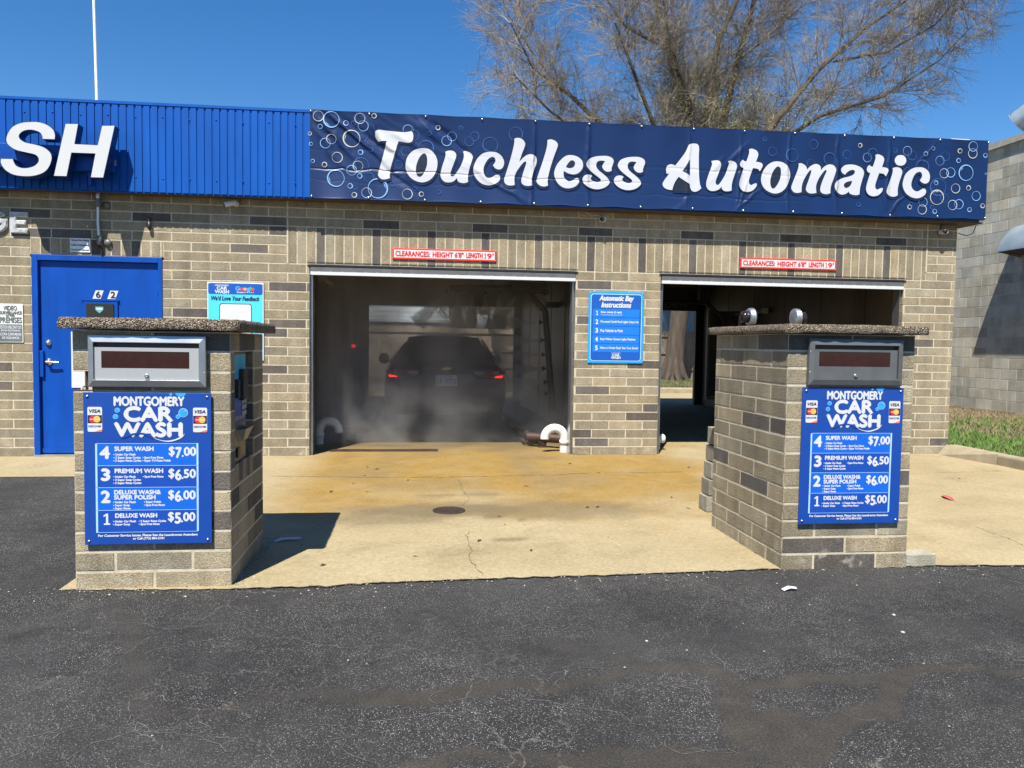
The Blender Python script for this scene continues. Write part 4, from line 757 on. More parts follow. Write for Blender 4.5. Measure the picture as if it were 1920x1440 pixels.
def slab(x0, x1, y0, y1, z0, z1):
    b = MB(); nx, ny = 40, 40; rr = .012
    pr = [(0, z0), (-.006, z0+.008), (-.008, (z0+z1)/2), (-.005, z1-.01), (.006, z1)]
    loop = []
    n = 24
    for a, bb in (((x0, y0), (x1, y0)), ((x1, y0), (x1, y1)), ((x1, y1), (x0, y1)), ((x0, y1), (x0, y0))):
        for i in range(n): loop.append((a[0]+(bb[0]-a[0])*i/n, a[1]+(bb[1]-a[1])*i/n))
    cx, cy = (x0+x1)/2, (y0+y1)/2; vs = []
    for d, z in pr:
        for i, (x, y) in enumerate(loop):
            L = math.hypot(x-cx, y-cy); q = 1-d/L+random.uniform(-.004, .004)/L
            vs.append((cx+(x-cx)*q, cy+(y-cy)*q, z+random.uniform(-.002, .002)))
    m = len(loop)
    b.add(vs, [(i*m+k, i*m+(k+1) % m, (i+1)*m+(k+1) % m, (i+1)*m+k) for i in range(len(pr)-1) for k in range(m)], 0, None, True)
    b.add(vs[-m:], [tuple(range(m))]); b.add(vs[:m], [tuple(range(m))[::-1]]); return b
def readout(t, x0, x1, z0, z1, y, fmat, pmat, inn):
    """recessed display: bevelled frame, door panel, dark screen, cam lock"""
    h = MB(); d = .036
    o = [(x0, z0), (x1, z0), (x1, z1), (x0, z1)]; i = [(x0+.028, z0+.036), (x1-.03, z0+.036), (x1-.03, z1-.038), (x0+.028, z1-.038)]
    v = [(p[0], y, p[1]) for p in o]+[(p[0], y-d+.010, p[1]) for p in o]+[(p[0], y-d, p[1]) for p in i]+[(p[0], y-.012, p[1]) for p in i]
    h.add(v, [(a+k, a+(k+1) % 4, a+4+(k+1) % 4, a+4+k) for a in (0, 4, 8) for k in range(4)])
    hh = h.build('display_housing', fmat, t, bevel=.003)
    p = MB(); a, b, c, e = x0+.029, x1-.034, z0+.037, z1-.062
    sx0, sx1, sz0, sz1 = inn
    for q in ((a, sx0, c, e), (sx1, b, c, e), (sx0, sx1, c, sz0), (sx0, sx1, sz1, e)): p.box(q[0], q[1], y-.024, y-.01, q[2], q[3])
    p.build('display_door', pmat, hh)
    p = MB(); p.box(x0+.029, x1-.034, y-.009, y-.004, z0+.037, z1-.04); p.build('inner_back', BLACK, hh)
    p = MB(); p.box(sx0+.001, sx1-.001, y-.021, y-.012, sz0+.001, sz1-.001); p.build('screen', DARKGLASS, hh)
    p = MB(); p.lathe(((a+b)/2, y-.024, c+.02), (0, -1, 0), [(0, .011), (.008, .010), (.009, .004), (.006, 0)], 12); p.build('lock', STEEL, hh)
    for x in (x0+.008, x1-.008):
        for z in (z0+.075, z1-.075):
            p = MB(); p.lathe((x, y-d+.014, z), (0, -1, 0), [(0, .006), (.006, .005), (.007, 0)], 8); p.build('screw', CHROME, hh)
def price_sign(x0, x1, z0, z1, y, label):
    t = thing('price_sign', label, 'sign', ((x0+x1)/2, y, z0), 'blue wash price boards'); W_, H_ = x1-x0, z1-z0
    P = lambda x, yy: (x0+(x-20-(yy-35)/2162*40)/1815*W_, z1-(yy-35)/2162*H_)
    q = MB(); q.box(x0, x1, y-.012, y-.003, z0, z1); q.build('panel', PB, t, bevel=.002)
    def BX(xa, xb, ya, yb): a = P(xa, yb); b = P(xb, ya); return (a[0], a[1], b[0], b[1])
    TT = lambda u, v, w: (u, y-.0124-w, v)
    q = MB(); q.T = TT
    for k, (ya, yb) in enumerate(((755, 1070), (1070, 1380), (1380, 1705), (1705, 2020))): q.rect(*BX(222, 1660, ya+3, yb-3), .0008, k % 2)
    for yy in (755, 1070, 1380, 1705, 2020): q.rect(*BX(219, 1663, yy-3, yy+3), .0014, 2)
    for xx in (222, 1660): q.rect(*BX(xx-2, xx+2, 758, 2017), .0014, 2)
    q.build('price_table', [PB1, PB2, PLINE], t)
    q = MB(); q.T = TT
    for (cx, cy, r) in ((505, 288, 38), (480, 378, 38), (1440, 318, 68), (1368, 375, 34), (1260, 60, 20)):
        a = P(cx, cy); rr = r/1815*W_; q.disc(a[0], a[1], rr, .0012+r*1e-6, 1); q.disc(a[0], a[1], rr*.9, .0018+r*1e-6, 0)
        q.ring(a[0], a[1], rr*.62, rr*.74, .0024, 1, 8, .5, 1.2)
    a = P(1400, 36); rr = 75/1815*W_; q.poly([(a[0]+rr*math.cos(-math.pi*i/16), a[1]+rr*.8*math.sin(-math.pi*i/16)) for i in range(17)], .0012, 0)
    q.build('bubble_print', [PBUB, PLINE], t)
    q = MB(); q.T = TT; b = .0022
    q.text('MONTGOMERY', BX(460, 1450, 95, 220), .001, 0, .0028); one(q, BX(318, 412, 1752, 1912), .001)
    q.text('CAR', BX(610, 1280, 240, 436), .001, 0, .0055); q.text('WASH', BX(475, 1420, 466, 655), .001, 0, .0055)
    for n_, xa, xb, ya, yb in (('4', 270, 392, 800, 965), ('3', 292, 400, 1118, 1278), ('2', 292, 405, 1432, 1590)): q.text(n_, BX(xa, xb, ya, yb), .001, 0, .0042)
    for s, xa, xb, ya, yb in (('SUPER WASH', 472, 1018, 800, 860), ('PREMIUM WASH', 477, 1158, 1115, 1175), ('DELUXE WASH&', 472, 1128, 1420, 1478), ('SUPER POLISH', 472, 1053, 1493, 1551), ('DELUXE WASH', 489, 1078, 1753, 1811)): q.text(s, BX(xa, xb, ya, yb), .001, 0, .0016)
    for big, cents, yy in (('7', '00', 800), ('6', '50', 1118), ('6', '00', 1424), ('5', '00', 1740)):
        q.text('$', BX(1244, 1318, yy, yy+142), .001, 0, .002); q.text(big, BX(1342, 1418, yy+14, yy+160), .001, 0, .003)
        q.disc(*P(1440, yy+135), .0050, .001, 0, 8); q.text(cents, BX(1462, 1625, yy+10, yy+130), .001, 0, .0024)
    rows_ = ((912, 'Under Car Flush', 765, None, 0, 0), (957, '2 Super Soap Cycles', 838, 'Spot Free Rinse', 865, 1162), (1000, '3 Super Rinse Cycles', 848, 'Super Tri Foam Polish', 865, 1265),
             (1228, 'Under Car Flush', 768, 'Spot Free Rinse', 870, 1165), (1273, '2 Super Soap Cycles', 845, None, 0, 0), (1318, '3 Super Rinse Cycles', 853, None, 0, 0),
             (1590, 'Under Car Flush', 773, 'Super Polish', 892, 1133), (1635, 'Super Soap', 690, 'Spot Free Rinse', 892, 1190), (1680, 'Super Rinse', 700, None, 0, 0),
             (1865, 'Under Car Flush', 780, '2 Super Rinse Cycles', 820, 1210), (1908, 'Super Soap', 697, 'Spot Free Rinse', 820, 1117))
    for yy, s, xe, s2, xa, xb in rows_:
        d = 13 if 'p' in s or 'y' in s else 0
        q.disc(*P(462, yy), .0026, .001, 0, 8); q.text(s, BX(484, xe, yy-15, yy+13+d*.6), .001, 0, .0010)
        if s2: q.disc(*P(xa+8, yy), .0026, .001, 0, 8); q.text(s2, BX(xa+28, xb, yy-15, yy+13+(8 if 'p' in s2 or 'y' in s2 else 0)), .001, 0, .0010)
    q.text('For Customer Service Issues, Please See the Laundromat Attendant', BX(250, 1668, 2050, 2086), .001, 0, .0010); q.text('or Call (773) 884-2181', BX(742, 1185, 2098, 2136), .001, 0, .0010)
    # swoosh under the word: white stroke, blue wave crossing the W and A
    top = [(1010, 668), (1120, 705), (1230, 715), (1340, 690), (1420, 650), (1472, 612)]; bot = [(1430, 668), (1360, 705), (1250, 732), (1150, 722), (1060, 695)]
    q.fill([spline([(*P(*p), 1 if k in (0, 5) else 0) for k, p in enumerate(top+bot)], 4)], .0020, 0)
    wv = [(560, 668), (650, 628), (760, 606), (860, 603), (940, 625), (1020, 668), (1010, 682), (930, 650), (860, 628), (770, 630), (680, 650), (600, 680)]
    q.fill([spline([(*P(*p), 0) for p in wv], 4)], .0026, 1)
    q.build('lettering', [WHITE, PB], t)
    for xa, xb, ya in ((92, 290, 240), (1585, 1782, 245)):
        q = MB(); q.T = TT; u0, v0, u1, v1 = BX(xa, xb, ya, ya+350); h = v1-v0; w = u1-u0
        q.fill([rrect(u0, v0, u1, v1, .007, 3)], .0012, 0); q.rect(u0+.001, v0+h*.345, u1-.001, v0+h*.67, .0016, 1)
        q.disc(u0+w*.36, v0+h*.507, w*.24, .0020, 2, 20); q.disc(u0+w*.64, v0+h*.507, w*.24, .0022, 3, 20); q.rect(u0+w*.18, v0+h*.49, u0+w*.82, v0+h*.52, .0026, 0)
        q.text('VISA', (u0+w*.12, v0+h*.77, u0+w*.88, v0+h*.90), .0016, 4, .0012, .2); q.text('DISCOVER', (u0+w*.06, v0+h*.185, u0+w*.94, v0+h*.255), .0016, 4, .0005)
        q.poly([(u0+w*.45, v0), (u1-.004, v0), (u1, v0+.004), (u1, v0+h*.11)], .0016, 5)
        q.build('card_sticker', [WHITE, mat('card_navy', (.012, .018, .05), .4), mat('card_red', (.62, .02, .03), .4), mat('card_orange', (.80, .38, .03), .4), mat('card_ink', (.01, .015, .10), .4), mat('card_coral', (.75, .14, .06), .4)], t)
    bolts(t, x0, x1, z0, z1, y-.012, .02, .007)
PB = mat('price_board_blue', (.006, .048, .265), .3, var=.03); PB1 = mat('price_row_bright', (.005, .10, .50), .3, var=.03); PB2 = mat('price_row_deep', (.006, .055, .32), .3, var=.03)
PLINE = mat('price_line', (.30, .50, .86), .4); PBUB = mat('bubble_azure', (.025, .28, .80), .35)
def low_edge(mb, pts):  # grit line at a foot
    pass
# left kiosk
K = thing('payment_kiosk', 'left brick payment kiosk with brushed aluminium display and dark pay panel on its side', 'kiosk', (.08, -4.29, 0), 'brick payment kiosks')
kx0, kx1, ky0, ky1, kh = -.298, .464, -4.70, -3.86, 1.335
hr = kh/13
b = MB(); dleft = {(9-1, 0), (2, -1), (12, 0), (12, -1), (12, 1), (6, -1), (2, -1)}
b_rows = lambda r: .5*(r % 2)
# missing brick face at the upper left corner
masonry(b, (kx0, ky0, 0), (1, 0, 0), (0, -1, 0), 0, kx1-kx0, -.01, 13, hr, .381, b_rows, [(0, .10, 10*hr-.008, 11*hr-.01)], lambda r, k: (r == 12 and k != 0) or (r, k) in ((2, -1), (5, 1), (3, 1)))
masonry(b, (kx1, ky0, 0), (0, 1, 0), (1, 0, 0), 0, ky1-ky0, -.01, 13, hr, .40, lambda r: .5*((r+1) % 2), [(.09, .56, 6.05*hr-.01, 12.05*hr-.01)], lambda r, k: (r, k) in ((4, -1), (2, 1), (3, 1), (9, 0), (12, 0)) or random.random() < .15)
masonry(b, (kx0, ky1, 0), (0, -1, 0), (-1, 0, 0), 0, ky1-ky0, -.01, 13, hr, .40, lambda r: .5*((r+1) % 2), [(.70, .85, 10*hr-.008, 11*hr-.01)])
masonry(b, (kx1, ky1, 0), (-1, 0, 0), (0, 1, 0), 0, kx1-kx0, -.01, 13, hr, .381, b_rows)
b.box(kx0+.10, kx0+.11, ky0+.002, ky0+.14, 10*hr-.01, 11*hr, 2); b.box(kx0+.001, kx0+.10, ky0+.14, ky0+.15, 10*hr-.01, 11*hr, 2)
b.box(kx0+.001, kx0+.10, ky0+.001, ky0+.14, 10*hr-.03, 10*hr-.004, 2); b.box(kx0+.001, kx0+.10, ky0+.001, ky0+.14, 11*hr-.012, 11*hr-.006, 2)
for k in range(14): x_ = kx0+random.uniform(.02, .09); y_ = ky0+random.uniform(.01, .1); b.box(x_, x_+random.uniform(.008, .02), y_, y_+.012, 10*hr-.004, 10*hr+random.uniform(.004, .015), 1)
# recess lining and header bricks on edge
ry0, ry1, rz0, rz1 = ky0+.09, ky0+.56, 6.05*hr-.01, 12.05*hr-.01
b.box(kx1-.17, kx1-.16, ry0, ry1, rz0, rz1, 1)
for ya, yb in ((ry0-.03, ry0), (ry1, ry1+.03)):
    b.box(kx1-.16, kx1-.001, ya, yb, rz0, rz1, 1)
    for k in range(6): b.box(kx1-.155, kx1-.002, ya-.004, yb+.004, rz0+k*hr+.006, rz0+(k+1)*hr-.006, 0, tone(k in (2, 4), (.17, .145, .10)))
b.box(kx1-.16, kx1-.001, ry0, ry1, rz1, rz1+.03, 1)
for k in range(5):
    y_ = ry0+k*.09; b.box(kx1-.158, kx1+.003, y_+.004, y_+.086, rz0-.09, rz0+.012, 0, tone(k in (1, 3), (.25, .21, .15)))
b.build('brick_shell', [BRICK, MORTAR, mat('cavity_brown', (.05, .03, .02), .95, var=.4, ns=30)], K)
slab(-.335, .522, -4.765, -3.76, 1.332, 1.389).build('cap_slab', AGG, K)
readout(K, -.213, .352, 1.042, 1.303, -4.712, STEEL, ALU, (-.150, .272, 1.137, 1.222))
q = MB(); PX = kx1-.012
q.T = lambda u, v, w: (PX+w, u, v)
q.rect(ry0+.005, rz0+.014, ry0+.32, rz1-.01, 0, 0)
q.T = None; q.box(PX-.10, PX-.001, ry0+.005, ry0+.32, rz0+.014, rz1-.01)
pp = q.build('pay_panel', mat('pay_panel_tan', (.20, .165, .11), .5, .3, var=.15), K)
q = MB(); q.T = lambda u, v, w: (PX+w, u, v)
zz = np.linspace(rz0+.22, rz1-.02, 9); pal = [(.01, .03, .18), (.01, .04, .24), (.012, .09, .34), (.02, .17, .42), (.03, .26, .46), (.04, .32, .48), (.05, .38, .50), (.06, .42, .52)]
for k in range(8): q.add([(ry0+.012, zz[k], .002), (ry0+.315, zz[k], .002), (ry0+.315, zz[k+1], .002), (ry0+.012, zz[k+1], .002)], [(0, 1, 2, 3)], 0, pal[k])
q.build('printed_face', mat('pay_print', rough=.35, attr=True, var=.05), pp)
q = MB(); q.box(PX+.001, PX+.03, ry0+.15, ry0+.26, rz1-.27, rz1-.10); q.build('bill_acceptor', BLACK, pp, bevel=.006)
q = MB(); q.box(PX+.001, PX+.03, ry0+.03, ry0+.06, rz1-.25, rz1-.15); q.build('card_reader', BLACK, pp, bevel=.006)
q = MB()
for k in range(4): q.box(PX+.003, PX+.006, ry0+.21, ry0+.32, rz1-.36+k*.035, rz1-.335+k*.035)
q.build('price_plate', mat('plate_grey', (.25, .25, .27), .5), pp)
q = MB(); q.T = lambda u, v, w: (PX+w, u, v); q.text('CAR WASH', (ry0+.06, rz0+.24, ry0+.28, rz0+.262), .003); q.build('lettering', WHITE, pp)
q = MB(); q.add([(PX, ry0+.10, rz0+.19), (PX, ry0+.30, rz0+.19), (PX+.05, ry0+.30, rz0+.195), (PX+.05, ry0+.10, rz0+.195), (PX, ry0+.14, rz0+.12), (PX, ry0+.26, rz0+.12), (PX+.025, ry0+.25, rz0+.125), (PX+.025, ry0+.15, rz0+.125)], [(0, 3, 7, 4), (3, 2, 6, 7), (2, 1, 5, 6), (4, 7, 6, 5)]); q.build('coin_cup', mat('coin_cup_cream', (.22, .20, .16), .5), pp)
q = MB(); q.box(PX+.001, PX+.012, ry0+.08, ry0+.14, rz0+.04, rz0+.09); q.build('coin_lock', BLACK, pp)
price_sign(-.244, .374, .238, 1.014, -4.712, 'blue price board on the left kiosk under the bright aluminium display')
# right kiosk
K2 = thing('payment_kiosk', 'right brick payment kiosk with dark grey display and two lamps on its cap', 'kiosk', (3.91, -4.1, 0), 'brick payment kiosks')
kx0, kx1, ky0, ky1, kh = 3.528, 4.305, -4.62, -3.55, 1.378
hr = kh/14; b = MB()
masonry(b, (kx0, ky0, 0), (1, 0, 0), (0, -1, 0), 0, kx1-kx0, -.008, 14, hr, .3885, lambda r: 0 if r % 2 else .5, (), lambda r, k: (r == 13) or (r, k) in ((1, 0), (4, 0), (8, 0), (5, 1), (0, 0)))
masonry(b, (kx0, ky1, 0), (0, -1, 0), (-1, 0, 0), 0, ky1-ky0, -.008, 14, hr, .40, lambda r: .5*(r % 2)+.17, (), lambda r, k: (r, k) in ((1, 2), (4, 1), (5, -1), (8, 1), (8, 2), (10, -1), (13, 1)) or random.random() < .07)
masonry(b, (kx1, ky0, 0), (0, 1, 0), (1, 0, 0), 0, ky1-ky0, -.008, 14, hr, .40)
masonry(b, (kx1, ky1, 0), (-1, 0, 0), (0, 1, 0), 0, kx1-kx0, -.008, 14, hr, .3885)
b.build('brick_shell', [BRICK, MORTAR], K2)
slab(3.487, 4.337, -4.69, -3.50, 1.374, 1.424).build('cap_slab', AGG, K2)
readout(K2, 3.637, 4.210, 1.077, 1.345, -4.632, GREYP, GREYP, (3.697, 4.133, 1.186, 1.270))
price_sign(3.612, 4.233, .271, 1.065, -4.632, 'blue price board on the right kiosk under the dark grey display')
# lamps on the right kiosk's cap
def cap_lamp(x, y, s, label):
    t = thing('spot_lamp', label, 'lamp', (x, y, 1.424), 'round chrome lamps on the right kiosk')
    zc = 1.424+.066
    q = MB(); q.lathe((x, y, zc), (s, 0, 0), [(-.022, 0), (-.021, .02), (-.019, .046), (-.014, .058), (-.006, .062), (-.003, .062), (.0, .056), (.003, .056), (.006, .062), (.010, .062), (.013, .055), (.016, .055), (.019, .060), (.024, .056), (.026, .042)], 22); q.build('housing', mat('dull_alloy', (.42, .43, .44), .42, .9, var=.25, ns=30), t)
    q = MB(); q.lathe((x, y, zc), (s, 0, 0), [(.026, .034), (.03, .040), (.038, .036), (.045, .041), (.065, .039), (.068, .03), (.068, 0)], 18); q.build('lens', mat('dark_lens', (.02, .012, .012), .15), t)
    q = MB(); q.tube([(x, y, 1.424), (x, y, zc-.05)], .014, 8); q.box(x-.03, x+.03, y-.03, y+.03, 1.423, 1.432); q.build('stem', CHROME, t)
cap_lamp(3.64, -3.86, -1, 'chrome round lamp facing left on the right kiosk cap, nearer its left end')
cap_lamp(3.93, -3.90, 1, 'chrome round lamp facing right on the middle of the right kiosk cap')
# stepped block stub behind the right kiosk, loose block at its foot
t = thing('block_stub', 'stepped grey block stub standing just behind the right kiosk', 'block stub', (3.8, -3.05, 0))
q = MB()
for k, (xa, za, zb) in enumerate(((3.655, .004, .13), (3.672, .13, .26), (3.688, .26, .39), (3.70, .39, .52), (3.712, .52, .66))): q.box(xa, 4.02, -3.12+.004*k, -2.95, za+.003, zb-.003, 0, tone(False, (.22, .20, .16)))
q.build('blocks', BRICK, t, bevel=.006)
t = thing('foot_block', 'loose grey concrete block lying against the foot of the right kiosk', 'block', (4.4, -4.55, 0))
q = MB(); q.box(4.312, 4.50, -4.62, -4.50, -.005, .075, 0, (.30, .28, .22)); q.build('block', BRICK, t, bevel=.006)
# ---------------------------------------------------------------- small fittings on the front wall
def sec_camera(x, z, kind, label, wire):
    t = thing('security_camera', label, 'camera', (x, -.01, z), 'security cameras on the brick front')
    if kind == 0:
        q = MB(); q.lathe((x+.055, -.006, z+.01), (0, -1, 0), [(0, .036), (.012, .034), (.02, .02)], 16); q.tube([(x+.055, -.02, z+.01), (x+.05, -.06, z+.005)], .012, 8); q.build('mount', WHITE, t)
        q = MB(); q.lathe((x+.075, -.06, z+.015), (-.9, -.32, -.28), [(0, .02), (.005, .028), (.13, .028), (.135, .024)], 16); q.build('housing', WHITE, t)
        q = MB(); q.lathe((x-.043, -.103, z-.024), (-.9, -.32, -.28), [(0, .025), (.006, .024), (.006, 0)], 16); q.build('lens', BLACK, t)
    else:
        q = MB(); q.lathe((x+.03, -.006, z+.015), (0, -1, 0), [(0, .03), (.01, .028), (.03, .014)], 14); q.build('mount', WHITE, t)
        dr_ = (-.55, -.75, -.3) if kind == 1 else (-.1, -.95, -.28)
        q = MB(); q.box(x-.02, x+.045, -.13, -.03, z-.022, z+.03); q.build('housing', WHITE, t, bevel=.01)
        q = MB(); q.lathe((x+.0, -.128, z+.002), dr_, [(-.01, .024), (.012, .026), (.013, 0)], 16); q.build('lens', BLACK, t)
    q = MB(); q.tube(wire, .0035, 6); q.build('cable', WHITE if kind == 1 else RUBBER, t)
sec_camera(-.60, 2.755, 0, 'white bullet camera under the fascia left of the first bay', [(-.53, -.01, 2.765), (-.50, -.012, 2.79), (-.49, -.02, 2.815)])
sec_camera(3.50, 2.715, 1, 'small white camera with curly white cable above the pier between the bays', [(3.53, -.02, 2.735), (3.50, -.02, 2.77), (3.45, -.02, 2.775), (3.40, -.02, 2.765), (3.33, -.02, 2.81), (3.33, -.02, 2.82)])
sec_camera(7.72, 2.715, 2, 'small dark-lensed camera near the right end of the front wall', [(7.74, -.02, 2.74), (7.735, -.02, 2.78), (7.76, -.02, 2.82)])
t = thing('door_sensor', 'little black fixture on the brick up and right of the blue door', 'fixture', (-1.44, -.02, 2.5))
q = MB(); q.lathe((-1.44, -.035, 2.58), (.06, 0, -1), [(0, 0), (0, .016), (.03, .018), (.05, .012), (.055, .022), (.12, .02), (.13, .008), (.15, 0)], 12); q.build('body', BLACK, t)
q = MB(); q.tube([(-1.44, -.005, 2.53), (-1.44, -.035, 2.53)], .01, 8); q.build('mount', BLACK, t)
t = thing('conduit_pipe', 'grey metal conduit running down the brick above the blue door', 'conduit', (-1.94, -.04, 2.2))
q = MB(); q.tube([(-1.945, -.05, 2.815), (-1.945, -.05, 2.72)], .026, 10); q.tube([(-1.945, -.05, 2.72), (-1.95, -.045, 2.5), (-1.94, -.045, 2.34)], .018, 10); q.build('pipe', STEEL, t)
q = MB(); q.lathe((-1.945, -.05, 2.76), (0, 0, -1), [(0, .028), (.05, .032), (.09, .028), (.09, .018)], 12); q.lathe((-1.94, -.045, 2.37), (0, 0, -1), [(0, .018), (.01, .028), (.09, .026), (.10, .012)], 12); q.build('coupling', GREYL, t)
q = MB()
for z in (2.70, 2.30): q.lathe((-1.875 if z > 2.5 else -1.865, -.006, z), (0, -1, 0), [(0, .04), (.015, .04), (.03, .028), (.032, 0)], 14)
q.build('junction_box', GREYL, t)
q = MB(); q.tube([(-1.94, -.04, 2.28), (-1.925, -.03, 2.22), (-1.925, -.012, 2.17)], .012, 8); q.build('cable', RUBBER, t)
t = thing('loose_cable', 'black cable drooping under the right end of the fascia', 'cable', (8.0, -.05, 2.7))
q = MB(); q.tube([(7.972, -.02, 2.72), (8.0, -.04, 2.70), (8.06, -.06, 2.685), (8.12, -.08, 2.71), (8.15, -.09, 2.81)], .005, 6); q.build('wire', RUBBER, t)
t = thing('flagpole', 'thin white pole rising behind the roof on the left', 'pole', (-3.1, 3, 3.05))
q = MB(); q.tube([(-3.10, 3, 3.05), (-3.11, 3, 4.7), (-3.16, 3, 7.5)], [.023, .021, .017], 12); q.build('shaft', mat('pole_white', (.72, .73, .74), .35), t)
q = MB(); q.lathe((-3.10, 3, 3.05), (0, 0, 1), [(0, .09), (.03, .09), (.05, .034)], 14); q.build('base', STEEL, t)
t = thing('antenna_arm', 'small white antenna bracket at the right end of the roof', 'antenna', (8.05, .25, 3.7))
q = MB(); q.tube([(8.02, .25, 3.05), (8.02, .25, 3.92)], .012, 8); q.tube([(8.05, .25, 3.7), (8.05, .25, 3.92)], .008, 8); q.build('mast', WHITE, t)
q = MB(); q.box(8.01, 8.26, .23, .27, 3.90, 3.925); q.build('arm', WHITE, t)

# ---------------------------------------------------------------- bay fittings
def wash_arch(loc, label):
    X, Y = 0, 0; t = thing('wash_arch', label, 'wash arch', loc, 'black wash arches in the bays'); D = Vector(loc)
    V = lambda x, z, dy=0: D+Vector((x, dy, z))
    q = MB(); q.tube([V(-1.42, 2.085), V(-.42, 2.10), V(-.32, 2.09), V(-.02, 1.80), V(.0, 1.76), V(.13, .36), V(.13, .32)], [.045, .045, .045, .045, .045, .05, .05], 12); q.build('pipe', BLACK, t)
    q = MB(); q.box(D.x-.5, D.x-.3, D.y-.06, D.y+.06, D.z+2.11, D.z+2.50); q.build('hanger', BLACK, t)
    for k in range(5):
        x = -1.49+.2*k+(.04 if k == 0 else 0)
        q = MB(); q.tube([V(x, 2.09), V(x, 2.05)], .010, 6); q.lathe(V(x, 2.055), (0 if k else -.5, 0, -1), [(0, .012), (.01, .022), (.035, .034), (.045, .03), (.046, 0)], 12); q.build('nozzle', BLACK, t)
    for k in range(6):
        z = 1.61-[0, .262, .475, .68, .885, 1.05][k]; x = .0+.13*(1.76-z)/1.4
        q = MB(); q.tube([V(x, z), V(x-.07, z)], .010, 6); q.lathe(V(x-.06, z), (-1, 0, 0), [(0, .010), (.01, .018), (.03, .034), (.045, .036), (.046, 0)], 12); q.build('nozzle', BLACK, t)
    return t
A1 = wash_arch((3.30, 2.5, 0), 'black wash arch spraying water over the dark car')
A2 = wash_arch((7.22, 5.4, .02), 'black wash arch standing idle in the empty bay')
# fan sprays: each jet a thin fan of fine droplets
VOL = {}
def volmat(name, dens, col=(.9, .9, .9), noise=None):
    m = bpy.data.materials.new(name); m.use_nodes = True; n, l = m.node_tree.nodes, m.node_tree.links; n.remove(n['Principled BSDF'])
    v = n.new('ShaderNodeVolumePrincipled'); v.inputs['Color'].default_value = (*col, 1); v.inputs['Density'].default_value = dens; v.inputs['Anisotropy'].default_value = .25
    l.new(v.outputs[0], n['Material Output'].inputs['Volume'])
    if noise: noise(n, l, v)
    return m
JET = volmat('water_jet', 14, (.99, .99, .99))
def jet(p, d, L, wa, wb, label):
    t = thing('water_jet', label, 'water jet', tuple(p), 'fan jets of water from the wash arch')
    d = Vector(d).normalized(); side = Vector((0, 1, 0)); up = d.cross(side).normalized(); q = MB(); vs = []; n = 16; segs = 6
    for i in range(segs+1):
        s = i/segs; c = Vector(p)+d*L*s
        for k in range(n): a = 2*math.pi*k/n; vs.append(c+up*math.cos(a)*(.012+wa*s)+side*math.sin(a)*(.010+wb*s))
    q.add(vs, [(i*n+k, i*n+(k+1) % n, (i+1)*n+(k+1) % n, (i+1)*n+k) for i in range(segs) for k in range(n)]); q.add(vs[:n], [tuple(range(n))[::-1]]); q.add(vs[-n:], [tuple(range(n))])
    q.build('fan_spray', JET, t, fixn=True)
nm = ['second', 'third', 'fourth', 'fifth']
jet((1.83, 2.5, 2.02), (-.75, 0, -.85), .62, .13, .05, 'slanting water jet from the left end nozzle of the arch')
for k in range(4): jet((1.81+.2*(k+1), 2.5, 2.00), (0, 0, -1), .5, .12, .05, 'downward water jet from the %s overhead nozzle from the left' % nm[k])
jet((2.86, 2.5, 1.98), (-.55, 0, -.8), .45, .10, .05, 'short slanting water jet from the bend of the arch')
for k in range(6):
    z = 1.61-[0, .262, .475, .68, .885, 1.05][k]; x = 3.30+.13*(1.76-z)/1.4-.11
    jet((x, 2.5, z), (-1, 0, -.05), .75-.03*k, .15, .05, '%s sideways water jet from the top of the arch leg' % ['first', 'second', 'third', 'fourth', 'fifth', 'lowest'][k])
def mist_nodes(n, l, v):
    pos = n.new('ShaderNodeNewGeometry').outputs['Position']; nz = n.new('ShaderNodeTexNoise'); nz.inputs['Scale'].default_value = 1.9; nz.inputs['Detail'].default_value = 4; nz.inputs['Roughness'].default_value = .6; l.new(pos, nz.inputs[0])
    r = n.new('ShaderNodeMapRange'); r.inputs[1].default_value = .38; r.inputs[2].default_value = .66; r.inputs[3].default_value = .10; r.inputs[4].default_value = 1; l.new(nz.outputs[0], r.inputs[0])
    s = n.new('ShaderNodeSeparateXYZ'); l.new(pos, s.inputs[0])
    h = n.new('ShaderNodeMapRange'); h.inputs[1].default_value = .1; h.inputs[2].default_value = 1.9; h.inputs[3].default_value = 1; h.inputs[4].default_value = .60; l.new(s.outputs[2], h.inputs[0])
    x = n.new('ShaderNodeMapRange'); x.inputs[1].default_value = .6; x.inputs[2].default_value = 3.3; x.inputs[3].default_value = 1; x.inputs[4].default_value = .22; l.new(s.outputs[0], x.inputs[0])
    def mul(a, b):
        q = n.new('ShaderNodeMath'); q.operation = 'MULTIPLY'
        for i, c in ((0, a), (1, b)):
            if isinstance(c, float): q.inputs[i].default_value = c
            else: l.new(c, q.inputs[i])
        return q.outputs[0]
    l.new(mul(mul(mul(r.outputs[0], h.outputs[0]), x.outputs[0]), MIST), v.inputs['Density'])
MIST = 1.6
q = MB(); q.box(.20, 3.56, .62, 4.8, .03, 2.48)
o = stuff(q.build('water_mist', volmat('water_mist', .3, (.92, .92, .93), mist_nodes))); o['label'] = 'grey water mist drifting in the left bay round the car'; o['category'] = 'mist'
